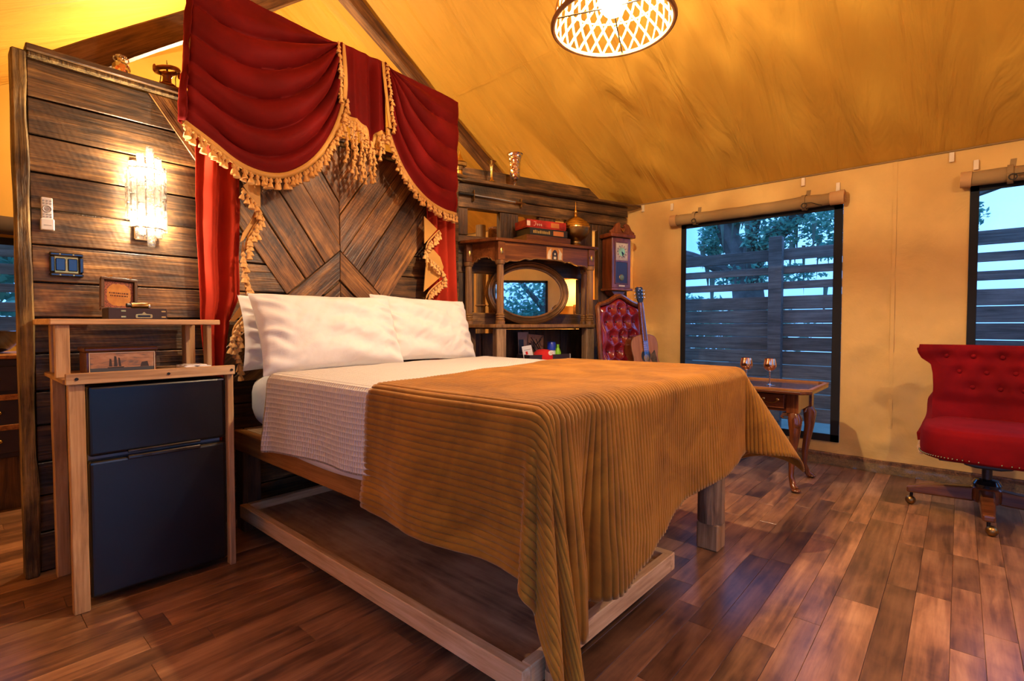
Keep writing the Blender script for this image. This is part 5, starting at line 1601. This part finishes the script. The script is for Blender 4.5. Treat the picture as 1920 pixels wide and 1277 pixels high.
for x, sx_ in ((TX0_ + .115, -1), (TX1_ - .115, 1)):
    for yy, sy in ((TY0_ + .115, -1), (TY1_ - .115, 1)):
        O('corner_block', G().box(x - .035, x + .035, yy - .035, yy + .035, TZT - .160, TZT - .031), M['mahog_z'], st_, bev=.004)
        dx, dy_ = sx_ * .7, sy * .7
        lg = O('leg', G().tube([(x, yy, TZT - .155), (x + dx * .02, yy + dy_ * .02, TZT - .20), (x + dx * .018, yy + dy_ * .018, .36), (x - dx * .008, yy - dy_ * .008, .20), (x - dx * .012, yy - dy_ * .012, .09), (x + dx * .012, yy + dy_ * .012, .035), (x + dx * .035, yy + dy_ * .035, .014)],
                        [.032, .042, .030, .020, .016, .020, .024], 14), M['mahog_z'], st_, smooth=True)
        O('foot', G().ell((x + dx * .038, yy + dy_ * .038, .014), (.030, .030, .014), 12, 8), M['mahog_z'], lg, smooth=True)
        O('knee_carving', G().ell((x + dx * .030, yy + dy_ * .030, TZT - .225), (.032, .032, .040), 10, 8), M['mahog_z'], lg, smooth=True)
        for ax in (0, 1):
            ddx, ddy = ((-sx_ * .055, 0), (0, -sy * .055))[ax]
            O('ear_piece', G().tube([(x + ddx * .5, yy + ddy * .5, TZT - .168), (x + ddx, yy + ddy, TZT - .172), (x + ddx * 1.25, yy + ddy * 1.25, TZT - .190), (x + ddx * 1.0, yy + ddy * 1.0, TZT - .197)], [.016, .013, .009, .007], 8), M['mahog_z'], lg, smooth=True)
def goblet(label, x, y_):
    t = thing('wine_goblet', label, 'goblet', (x, y_, TZT - .0078), group='metal goblets on the side table')
    O('bowl', G().lathe([(.006, .088), (.022, .098), (.036, .112), (.041, .128), (.039, .150), (.034, .178)], 32, cap=False).lathe([(.033, .178), (.038, .15), (.040, .128), (.034, .113), (.001, .096)], 32, cap=False), M['copper'], t, smooth=True)
    O('stem', G().lathe([(.0045, .006), (.0038, .05), (.0045, .084), (.007, .089)], 14), M['chrome'], t, smooth=True)
    O('foot', G().lathe([(.036, 0), (.036, .002), (.012, .004), (.0045, .008)], 28), M['chrome'], t, smooth=True)
goblet('shiny rose-gold stemmed goblet nearer the bed on the side table', 3.70, 1.105)
goblet('shiny rose-gold stemmed goblet nearer the table end', 3.72, .960)

# ------------------------------------------------------------------ red velvet swivel chair
oc = thing('swivel_chair', 'red velvet tufted swivel chair on a wooden star base', 'office chair', (3.775, -.125, 0), -PI / 2)
def hwid(z): return interp([.36, .42, .52, .60, .68, .76, .815, .85, .885, .935], [.220, .228, .240, .244, .242, .246, .256, .300, .318, .310], z)
btn2 = [(-.185, .868), (-.065, .868), (.060, .865), (.180, .868), (-.125, .775), (-.005, .772), (.115, .775), (-.065, .685), (.055, .680), (.150, .680)]
def oback(u, v):
    a = 2 * u - 1; z = lerp(.40, .935, v)
    x = a * hwid(z)
    wrapk = smooth01((.60 - z) / .16)
    y_ = .250 + .06 * (z - .5) - .05 * a * a - wrapk * .26 * abs(a) ** 3.2 - .02 * smooth01((z - .82) / .08) * (1 if abs(a) > -1 else 0) * (a * a - .3)
    d = min(math.hypot(x - bx, z - bz) for bx, bz in btn2)
    puff = .020 * (1 - math.exp(-(d / .030) ** 2)) * min(1, (1 - abs(a)) * 5) * smooth01((z - .58) / .08)
    roll = .020 * math.exp(-((z - .90) / .04) ** 2)
    return (x, y_ - puff - roll, z)
bk = O('backrest', G().grid(70, 70, oback), M['velvet_chair'], oc, smooth=True, angle=80)
sd = bk.modifiers.new('solid', 'SOLIDIFY'); sd.thickness = .075; sd.offset = -1
bvm = bk.modifiers.new('bevel', 'BEVEL'); bvm.width = .022; bvm.segments = 4; bvm.limit_method = 'ANGLE'; bvm.angle_limit = math.radians(60)
for bx, bz in btn2:
    aa = bx / hwid(bz); yy = .250 + .06 * (bz - .5) - .05 * aa * aa - .02 * math.exp(-((bz - .90) / .04) ** 2)
    O('button', G().ell((bx, yy - .004, bz), (.012, .007, .012), 12, 8), M['velvet_chair'], bk, smooth=True)
def oseat(u, v):
    a = 2 * PI * u; ca, sa = math.cos(a), math.sin(a)
    e = 2 / 3.6
    px_ = math.copysign(abs(ca) ** e, ca) * .285; py_ = math.copysign(abs(sa) ** e, sa) * .275
    prof = [(.02, .335), (.90, .335), (.985, .345), (1.0, .375), (1.0, .430), (.985, .475), (.94, .498), (.80, .512), (.45, .522), (.005, .525)]
    t = v * (len(prof) - 1); i = min(int(t), len(prof) - 2); f = t - i
    r, z = lerp(prof[i][0], prof[i + 1][0], f), lerp(prof[i][1], prof[i + 1][1], f)
    return (px_ * r, py_ * r - .03, z)
se = O('seat', G().grid(72, 37, oseat, wrapu=True), M['velvet_chair'], oc, smooth=True, angle=80)
for k in range(46):
    a = PI + .12 + (PI - .24) * k / 45
    ca, sa = math.cos(a), math.sin(a); e = 2 / 3.6
    O('nailhead', G().ell((math.copysign(abs(ca) ** e, ca) * .2862, math.copysign(abs(sa) ** e, sa) * .2762 - .03, .355), (.0045, .0045, .0045), 6, 4), M['brass'], se, smooth=True)
O('seat_bottom', G().box(-.20, .20, -.21, .20, .320, .338), M['black'], oc, bev=.004)
O('edge_strip', G().tube([(-.288, .06, .365), (-.290, -.06, .352), (-.275, -.16, .340)], .010, 6), M['pine'], oc, smooth=True)
O('tilt_mechanism', G().prism([(-.11, .320), (.11, .320), (.095, .295), (.05, .285), (-.05, .285), (-.095, .295)], -.12, .12, 'xz'), M['black'], oc, bev=.008, seg=2)
O('gas_column', G().lathe([(.022, .20), (.022, .288)], 18), M['black'], oc, smooth=True)
O('column_cover', G().lathe([(.058, .165), (.062, .185), (.050, .205), (.024, .212)], 22), M['blackgloss'], oc, smooth=True)
O('hub', G().lathe([(.060, .085), (.066, .095), (.066, .160), (.058, .168)], 22), M['mahog_z'], oc, smooth=True)
for k in range(4):
    a = k * PI / 2
    Rm = Matrix.Rotation(a, 4, 'Z')
    g = G(); n = 9; vs = []; fs = []
    for i in range(n):
        q = i / (n - 1); x = lerp(.05, .345, q); zt = lerp(.162, .104, q ** .8) + .014 * math.sin(PI * q); zb = lerp(.082, .070, q) + .0 * q
        w = lerp(.034, .026, q)
        for y_, z in ((-w, zb), (w, zb), (w, zt), (-w, zt)): vs.append(Rm @ Vector((x, y_, z)))
    fs = [(3, 2, 1, 0), tuple(range(4 * n - 4, 4 * n))]
    for i in range(n - 1):
        for j in range(4): fs.append((4 * i + j, 4 * i + (j + 1) % 4, 4 * i + 4 + (j + 1) % 4, 4 * i + 4 + j))
    g.add(vs, fs)
    lg = O('base_leg', g, M['mahog_x'], oc, bev=.010, seg=2)
    c0 = Rm @ Vector((.325, .012, .026)); 
    cs = O('caster', G().ell(tuple(c0), (.026, .026, .026), 14, 10), M['brass_dark'], lg, smooth=True)
    O('caster_stem', G().cyl(tuple(Rm @ Vector((.322, 0, .040))), tuple(Rm @ Vector((.322, 0, .074))), .008, n=10), M['iron'], cs, smooth=True)

# ------------------------------------------------------------------ woven pendant over the bed
def pendant(label, loc, watts):
    pn_ = thing('woven_pendant', label, 'pendant lamp', loc, group='woven pendants along the ridge')
    cane = plain('honey_cane', L(.62, .36, .12), .55, 0, .25, 20)
    def pprof(q):     # radius and height along the shade, q 0 rim .. 1 top
        return lerp(.255, .105, q ** 1.5), .30 * q ** .85
    O('rim_hoop', G().tube([(.258 * math.cos(a), .258 * math.sin(a), 0) for a in np.linspace(0, 2 * PI, 65)[:-1]], .011, 8, closed=True), plain('dark_cane', L(.22, .095, .03), .5), pn_, smooth=True)
    r1, z1 = pprof(1.0)
    O('top_hoop', G().tube([(r1 * math.cos(a), r1 * math.sin(a), z1) for a in np.linspace(0, 2 * PI, 41)[:-1]], .008, 8, closed=True), cane, pn_, smooth=True)
    NS = 26
    def strand(k, sg):
        g = G(); pts = []
        for i in range(15):
            q = i / 14; r, z = pprof(q); a = 2 * PI * k / NS + sg * q * .85
            pts.append((r * math.cos(a), r * math.sin(a), z))
        return g.tube(pts, .0055, 5)
    for k in range(NS):
        for sg in (-1, 1): O('cane_strand', strand(k, sg), cane, pn_, smooth=True)
    for q in (.36, .70):
        r, z = pprof(q); O('weave_hoop', G().tube([(r * math.cos(a), r * math.sin(a), z) for a in np.linspace(0, 2 * PI, 49)[:-1]], .004, 6, closed=True), cane, pn_, smooth=True)
    for a in (.35, .35 + 2 * PI / 3, .35 + 4 * PI / 3):
        O('spoke', G().cyl((.05 * math.cos(a), .05 * math.sin(a), .06), (.252 * math.cos(a), .252 * math.sin(a), .002), .0035, n=6), M['iron'], pn_)
    O('bulb', G().lathe([(.001, .035), (.035, .045), (.058, .072), (.066, .105), (.058, .138), (.036, .168), (.022, .190)], 28), M['bulb'], pn_, smooth=True)
    O('socket', G().lathe([(.024, .190), (.024, .25), (.012, .262)], 16), M['black'], pn_, smooth=True)
    O('cord', G().cyl((0, 0, .26), (0, 0, RIDGEZ - 2.355 - .045), .004, n=8), M['black'], pn_)
    lamp_light('pendant_light', pn_, (0, 0, .10), watts, (1, .77, .52), .025)
pendant('lit woven rattan pendant lamp with a wide rim above the bed', (1.965, 1.155, 2.355), 112.0)
pendant('unseen twin rattan pendant added to light the entrance end of the tent', (1.965, -.95, 2.355), 55.0)  # twin pendant out of view, added to brighten tray, floor and bed front

# ------------------------------------------------------------------ the room behind the partition
vn = thing('vanity_cabinet', 'dark wooden vanity cabinet seen past the partition post', 'cabinet', (-.45, 4.0, 0))
O('body', G().box(0, 1.20, .02, .50, .30, .86), dk, vn, bev=.004)
O('counter', G().box(-.02, 1.22, -.01, .52, .861, .885), M['stain_y'], vn, bev=.004)
for z in (.645, .475): O('rail', G().box(0, 1.20, -.002, .02, z - .016, z + .016), M['stain_y'], vn, bev=.003)
for z in (.75, .56, .40):
    dw = O('drawer', G().box(.02, 1.18, .004, .02, z - .07, z + .07), dk, vn, bev=.003)
    O('knob', G().ell((.66, -.008, z), (.012, .012, .012), 10, 8).ell((.20, -.008, z), (.012, .012, .012), 10, 8), M['brass'], dw, smooth=True)
for x in (.02, 1.10): O('leg', G().box(x, x + .09, .03, .12, 0, .30), M['plank_v'], vn, bev=.004)
O('toe_panel', G().box(.12, 1.09, .05, .075, 0, .299), M['plank_v'], vn)
sk_ = thing('vessel_sink', 'black bowl sink on the vanity counter', 'sink', (.16, 4.26, .8855))
O('bowl', G().lathe([(.07, 0), (.12, .02), (.17, .07), (.195, .13), (.19, .132), (.16, .075), (.10, .03), (.001, .022)], 32, cap=False), M['blackgloss'], sk_, smooth=True)
O('drain', G().lathe([(.025, .023), (.022, .027), (.001, .028)], 16), M['chrome'], sk_, smooth=True)
w3 = sroot('window_3', 'slatted window opening in the canvas gable wall behind the vanity')
x0, x1, z0, z1 = BW
for q in ((x0, x0 + .05, z0, z1), (x1 - .05, x1, z0, z1), (x0, x1, z0, z0 + .05), (x0, x1, z1 - .05, z1)):
    O('border_strip', G().box(q[0], q[1], YB - .014, YB - .004, q[2], q[3]), M['webbing'], w3, bev=.002)
O('screen', G().add([(x0, YB - .001, z0), (x1, YB - .001, z0), (x1, YB - .001, z1), (x0, YB - .001, z1)], [(0, 1, 2, 3)]), M['screen'], w3)
rl = thing('rolled_flap', 'dark rolled canvas flap over the window behind the vanity', 'window flap', (.40, YB - .075, 1.735))
O('roll', G().tube([(lerp(-.75, .70, i / 20), 0, .01 * fbm(i * .4, 1)) for i in range(21)], [.062 + .004 * fbm(i * .7, 4) for i in range(21)], 14), plain('brown_rolled_canvas', L(.06, .035, .018), .9), rl, smooth=True)
O('strap', G().tube([(-.15, .066 * math.cos(a), .066 * math.sin(a)) for a in np.linspace(0, 2 * PI, 21)[:-1]], .006, 6, closed=True), M['canvas_roll'], rl, smooth=True)

lp = thing('table_lamp', 'lit shaded lamp glowing behind the angled partition', 'lamp', (4.12, 2.83, 0))
O('pedestal', G().lathe([(.16, 0), (.16, .02), (.03, .05), (.025, .75), (.10, .80), (.10, .83)], 24), M['mahog_z'], lp, smooth=True)
O('stem', G().lathe([(.05, .83), (.06, .90), (.02, .98), (.012, 1.15), (.012, 1.28)], 20), M['brass_dark'], lp, smooth=True)
m = NT('lampshade_fabric'); m.set(col=L(.75, .40, .12), rough=.9)
tr_ = m.n('ShaderNodeBsdfTranslucent'); tr_.inputs['Color'].default_value = L(.9, .42, .10); mx = m.n('ShaderNodeMixShader'); mx.inputs[0].default_value = .6
m.l(m.b.outputs[0], mx.inputs[1]); m.l(tr_.outputs[0], mx.inputs[2]); m.l(mx.outputs[0], m.out.inputs['Surface'])
O('shade', G().lathe([(.19, 1.245), (.11, 1.49)], 36, cap=False), m.m, lp, smooth=True)
O('bulb', G().ell((0, 0, 1.33), (.03, .03, .045), 14, 10), M['bulb'], lp, smooth=True)
lamp_light('table_lamp_light', lp, (0, 0, 1.33), 15.0, (1, .70, .38), .03)

hp_ = thing('hidden_bulb', 'unseen bare warm bulb added behind the plank partition to light the back', 'lamp', (1.33, 3.95, 2.50))  # bulb hidden by the valance, added to light canvas and floor behind
O('bulb', G().ell((0, 0, 0), (.045, .045, .06), 16, 10), M['bulb'], hp_, smooth=True)
O('socket', G().lathe([(.022, .05), (.024, .11), (.01, .12)], 14), M['black'], hp_, smooth=True)
O('cord', G().cyl((0, 0, .12), (0, 0, roofz(1.33) - 2.50 - .04), .004, n=8), M['black'], hp_)
lamp_light('hidden_bulb_light', hp_, (0, 0, 0), 95.0, (1, .76, .46), .05)

for lb, x, y_, r in (('peeled log post seen through the left opening of the angled partition', 3.62, 3.42, .07), ('thinner pale log post beside it behind the angled partition', 3.44, 3.44, .045)):
    lgp = thing('log_post', lb, 'post', (x, y_, 0), group='log posts behind the partition')
    O('shaft', G().tube([(.008 * fbm(i, x), .008 * fbm(i, y_, 3), lerp(0, 2.0, i / 9)) for i in range(10)], [r * (1 + .08 * fbm(i * .8, r * 9)) for i in range(10)], 14), M['rafter' if r > .06 else 'log'], lgp, smooth=True)
    O('collar', G().tube([((r + .003) * math.cos(a), (r + .003) * math.sin(a), 1.24) for a in np.linspace(0, 2 * PI, 19)[:-1]], .008, 6, closed=True), M['log'], lgp, smooth=True)

# front wall openings, reflected in the mirror and the fridge
w4 = sroot('window_4', 'window in the front canvas wall reflected in the oval mirror')
x0, x1, z0, z1 = FW
for q in ((x0, x0 + .04, z0, z1), (x1 - .04, x1, z0, z1), (x0, x1, z0, z0 + .04), (x0, x1, z1 - .04, z1)):
    O('border_strip', G().box(q[0], q[1], YF + .004, YF + .012, q[2], q[3]), M['webbing'], w4, bev=.002)
O('screen', G().add([(x0, YF + .001, z0), (x1, YF + .001, z0), (x1, YF + .001, z1), (x0, YF + .001, z1)], [(0, 1, 2, 3)]), M['screen'], w4)
w5 = sroot('added_window', 'unseen screened window added to the side wall for daylight')  # opening out of view, added for cool daylight on the bed side
y0, y1, z0, z1 = LW
for q in ((y0, y0 + .04, z0, z1), (y1 - .04, y1, z0, z1), (y0, y1, z0, z0 + .04), (y0, y1, z1 - .04, z1)):
    O('border_strip', G().box(XL + .004, XL + .012, *q), M['webbing'], w5, bev=.002)
O('screen', G().add([(XL + .001, y0, z0), (XL + .001, y1, z0), (XL + .001, y1, z1), (XL + .001, y0, z1)], [(0, 1, 2, 3)]), M['screen'], w5)
d1_ = sroot('door_1', 'open screened doorway in the front canvas wall')
x0, x1, z0, z1 = DOOR
for q in ((x0 - .06, x0, 0, z1 + .06), (x1, x1 + .06, 0, z1 + .06), (x0, x1, z1, z1 + .06)):
    O('jamb', G().box(q[0], q[1], YF - .03, YF + .03, q[2], q[3]), M['pine_z'], d1_, bev=.004)
O('screen', G().add([(x0, YF - .01, .02), (x1, YF - .01, .02), (x1, YF - .01, z1), (x0, YF - .01, z1)], [(0, 1, 2, 3)]), M['screen'], d1_)

# ------------------------------------------------------------------ outside: ground, slatted fence, live oaks
soil = plain('sandy_ground', L(.16, .17, .12), .95, 0, .4, 1.5, bump=.3)
gnd = O('ground', G().box(-14, 22, -16, -1.60 - .08, -.35, -.06).box(-14, XL - .08, -1.60 - .08, YB + .08, -.35, -.06).box(XR + .08, 22, -1.60 - .08, 20, -.35, -.06).box(-14, XR + .08, YB + .08, 20, -.35, -.06), soil)
struct(gnd, 'sandy ground outside the tent')
fw_ = wood('weathered_fence', [(.30, L(.055, .048, .045)), (.46, L(.11, .095, .088)), (.60, L(.17, .15, .14)), (.78, L(.24, .215, .20))], 'y', 2.2, 12, .8, .3, .2, .6)
fw_x = wood('weathered_fence_back', [(.30, L(.10, .085, .08)), (.46, L(.17, .15, .14)), (.60, L(.26, .23, .22)), (.78, L(.34, .31, .29))], 'x', 2.2, 12, .8, .3, .2, .6)
fn = thing('slatted_fence', 'weathered grey slatted timber fence outside the window wall', 'fence', (5.70, 0, -.06))
zz = [(1.714, 1.830), (1.573, 1.650), (1.420, 1.497)]
z = 1.348
while z > .12:
    zz.append((z - .134, z)); z -= .1405
rf = random.Random(2)
for a, b in zz:
    h_ = b - a; cz = (a + b) / 2 + .06
    for y0, y1 in ((-2.6, 1.42), (1.424, 5.2)):
        O('slat', G().box(-.012, .012, y0, y1, -h_ / 2, h_ / 2), fw_, fn, bev=.003, loc=(.03 + rf.uniform(-.003, .003), 0, cz))
for yp in (-1.75, 1.42, 4.6):
    O('post', G().box(-.075, .015, yp - .062, yp + .062, 0, 2.01), fw_, fn, bev=.005)
fb = thing('slatted_fence', 'weathered slatted timber fence outside the vanity window', 'fence', (0, 5.75, -.06))
for a, b in ((1.60, 1.70), (1.46, 1.545), (1.315, 1.385), (1.16, 1.235), (.985, 1.12), (.84, .978), (.70, .835), (.55, .69), (.40, .54), (.25, .39), (.10, .24)):
    O('slat', G().box(-1.5, 2.2, -.012, .012, -(b - a) / 2, (b - a) / 2), fw_x, fb, bev=.003, loc=(0, 0, (a + b) / 2 + .06))
for xp in (-1.2, 2.0): O('post', G().box(xp - .05, xp + .05, .013, .10, 0, 1.85), fw_x, fb, bev=.005)

leafm = NT('oak_leaves'); oi = leafm.n('ShaderNodeNewGeometry')
rc_ = leafm.ramp(oi.outputs['Random Per Island'], [(0, L(.05, .22, .18)), (.5, L(.13, .40, .30)), (1, L(.34, .60, .40))])
leafm.l(rc_.outputs['Color'], leafm.b.inputs['Base Color']); leafm.set(rough=.7)
tl_ = leafm.n('ShaderNodeBsdfTranslucent'); leafm.l(rc_.outputs['Color'], tl_.inputs['Color']); mx = leafm.n('ShaderNodeMixShader'); mx.inputs[0].default_value = .5
leafm.l(leafm.b.outputs[0], mx.inputs[1]); leafm.l(tl_.outputs[0], mx.inputs[2]); leafm.l(mx.outputs[0], leafm.out.inputs['Surface'])
barkm = plain('oak_bark', L(.13, .11, .10), .95, 0, .4, 6, bump=.5)
mossm = plain('spanish_moss', L(.16, .20, .15), .95, 0, .3, 4)
def tree(name, label, x, y_, trunk, limbs, clumps, nleaf, seed, size=.10, moss=0):
    t = thing(name, label, 'tree', (x, y_, -.06), group='trees beyond the fence')
    rq = random.Random(seed)
    O('trunk', G().tube([p for p, r in trunk], [r for p, r in trunk], 12), barkm, t, smooth=True)
    for lim in limbs:
        O('limb', G().tube(smooth_poly([p for p, r in lim], it=2), list(np.interp(np.linspace(0, 1, len(smooth_poly([p for p, r in lim], it=2))), np.linspace(0, 1, len(lim)), [r for p, r in lim])), 8), barkm, t, smooth=True)
    g = G()
    for i in range(nleaf):
        c, rad = clumps[rq.randrange(len(clumps))]
        d = Vector((rq.gauss(0, 1), rq.gauss(0, 1), rq.gauss(0, 1))); d.normalize()
        d *= rq.random() ** .4
        p = Vector(c) + Vector((d.x * rad[0], d.y * rad[1], d.z * rad[2]))
        s = size * rq.uniform(.5, 1.2)
        a = Vector((rq.gauss(0, 1), rq.gauss(0, 1), rq.gauss(0, .6))).normalized(); b = a.cross(Vector((rq.gauss(0, 1), rq.gauss(0, 1), rq.gauss(0, 1)))).normalized()
        g.add([p - a * s, p - b * s * .45, p + a * s, p + b * s * .45], [(0, 1, 2, 3)])
    lo_ = O('foliage', g, leafm.m, t); lo_['kind'] = 'stuff'
    if moss:
        g = G()
        for i in range(moss):
            c, rad = clumps[rq.randrange(len(clumps))]
            p = Vector(c) + Vector((rq.uniform(-1, 1) * rad[0], rq.uniform(-1, 1) * rad[1], -rq.random() * rad[2] * .7))
            w = rq.uniform(.02, .05); l = rq.uniform(.3, .9); e = Vector((rq.uniform(-.05, .05), rq.uniform(-.05, .05), -l))
            g.add([p + Vector((-w, w, 0)), p + Vector((w, -w, 0)), p + e], [(0, 1, 2)])
        mo_ = O('hanging_moss', g, mossm, t); mo_['kind'] = 'stuff'
    return t
tree('live_oak', 'moss-hung live oak with forked trunk seen above the slatted fence', 9.2, 2.75,
     [((0, 0, 0), .34), ((.05, -.05, 1.2), .27), ((.0, .05, 2.2), .24)],
     [[((0, .05, 2.1), .22), ((.1, .45, 2.9), .17), ((.2, .9, 3.9), .12), ((.3, 1.3, 5.0), .06)], [((0, .05, 2.0), .2), ((-.1, -.45, 2.6), .15), ((-.2, -1.3, 3.3), .10), ((-.2, -2.2, 3.8), .05)], [((0, .1, 1.9), .12), ((-.5, .9, 2.4), .08), ((-.9, 1.7, 2.5), .05), ((-1.0, 2.2, 2.3), .02)], [((0, 0, 2.2), .12), ((-.6, -.3, 2.9), .08), ((-1.4, -.6, 3.1), .04)]],
     [((-.2, -.85, 3.0), (.8, .5, .5)), ((-.3, -.4, 2.55), (.6, .45, .3)), ((0, -1.2, 2.6), (.7, .4, .5)), ((0, .15, 3.1), (.5, .35, .25)), ((0, .62, 2.6), (.4, .20, .35)), ((0, -.3, 1.95), (.7, .9, .22)), ((0, .4, 4.6), (1.5, 1.8, .8)), ((0, -1.8, 3.6), (1.0, .8, .8))], 6000, 1, .055, 40)
tree('live_oak', 'bare-branched live oak seen through the window behind the swivel chair', 9.6, -2.9,
     [((0, 0, 0), .3), ((.05, .1, 1.6), .24), ((.0, .2, 2.6), .2)],
     [[((0, .2, 2.4), .16), ((-.5, 1.2, 3.1), .12), ((-.6, 2.2, 3.05), .08), ((-.6, 3.0, 2.75), .03)], [((-.4, 1.2, 3.05), .09), ((-.5, 1.7, 2.7), .07), ((-.6, 2.1, 2.55), .03)], [((0, .2, 2.5), .12), ((.1, -.6, 3.6), .08), ((.1, -1.2, 4.4), .03)]],
     [((-.6, 3.0, 2.55), (.3, .35, .25)), ((-.4, 2.4, 3.2), (.3, .4, .15)), ((.2, -.8, 3.8), (1.2, 1.2, .8)), ((.3, .4, 4.2), (1.4, 1.4, .6))], 2200, 2, .05, 0)
tree('dense_tree', 'low dense green tree far beyond the fence', 13.5, 5.6,
     [((0, 0, 0), .2), ((0, .1, .8), .15), ((.1, .1, 1.6), .08)], [[((0, .1, .8), .08), ((.2, 1.2, 1.6), .04)], [((0, .1, .8), .08), ((.0, -1.2, 1.5), .04)]],
     [((0, 0, 1.2), (1.5, 3.0, .7)), ((0, -1.5, .9), (1.3, 1.8, .7)), ((.3, 1.0, 1.6), (1.4, 1.6, .5))], 4000, 3, .10)
tree('dense_tree', 'leafy tree outside the vanity window', .2, 8.4,
     [((0, 0, 0), .2), ((0, .1, 1.5), .15), ((.1, .1, 3.0), .1)], [[((0, .1, 1.5), .08), ((.7, .2, 2.3), .04)], [((0, .1, 1.6), .08), ((-.7, .1, 2.3), .04)]],
     [((0, 0, 1.4), (1.5, .8, 1.0)), ((.4, 0, 2.2), (1.2, .8, .8)), ((-.6, 0, .9), (1.2, .7, .7))], 4200, 4, .10)
tree('live_oak', 'leafy oak in front of the tent, mirrored in the oval glass', 5.0, -7.0,
     [((0, 0, 0), .25), ((0, .1, 1.2), .2), ((.1, .1, 2.4), .14)], [[((0, .1, 1.4), .10), ((.9, .2, 2.4), .04)], [((0, .1, 1.5), .10), ((-.9, .1, 2.5), .04)]],
     [((0, 0, 2.0), (1.6, .8, .7)), ((.6, 0, 1.2), (1.0, .6, .5)), ((-.7, 0, 1.3), (.9, .6, .5)), ((.3, 0, 2.9), (1.4, .8, .6))], 3200, 5, .10)
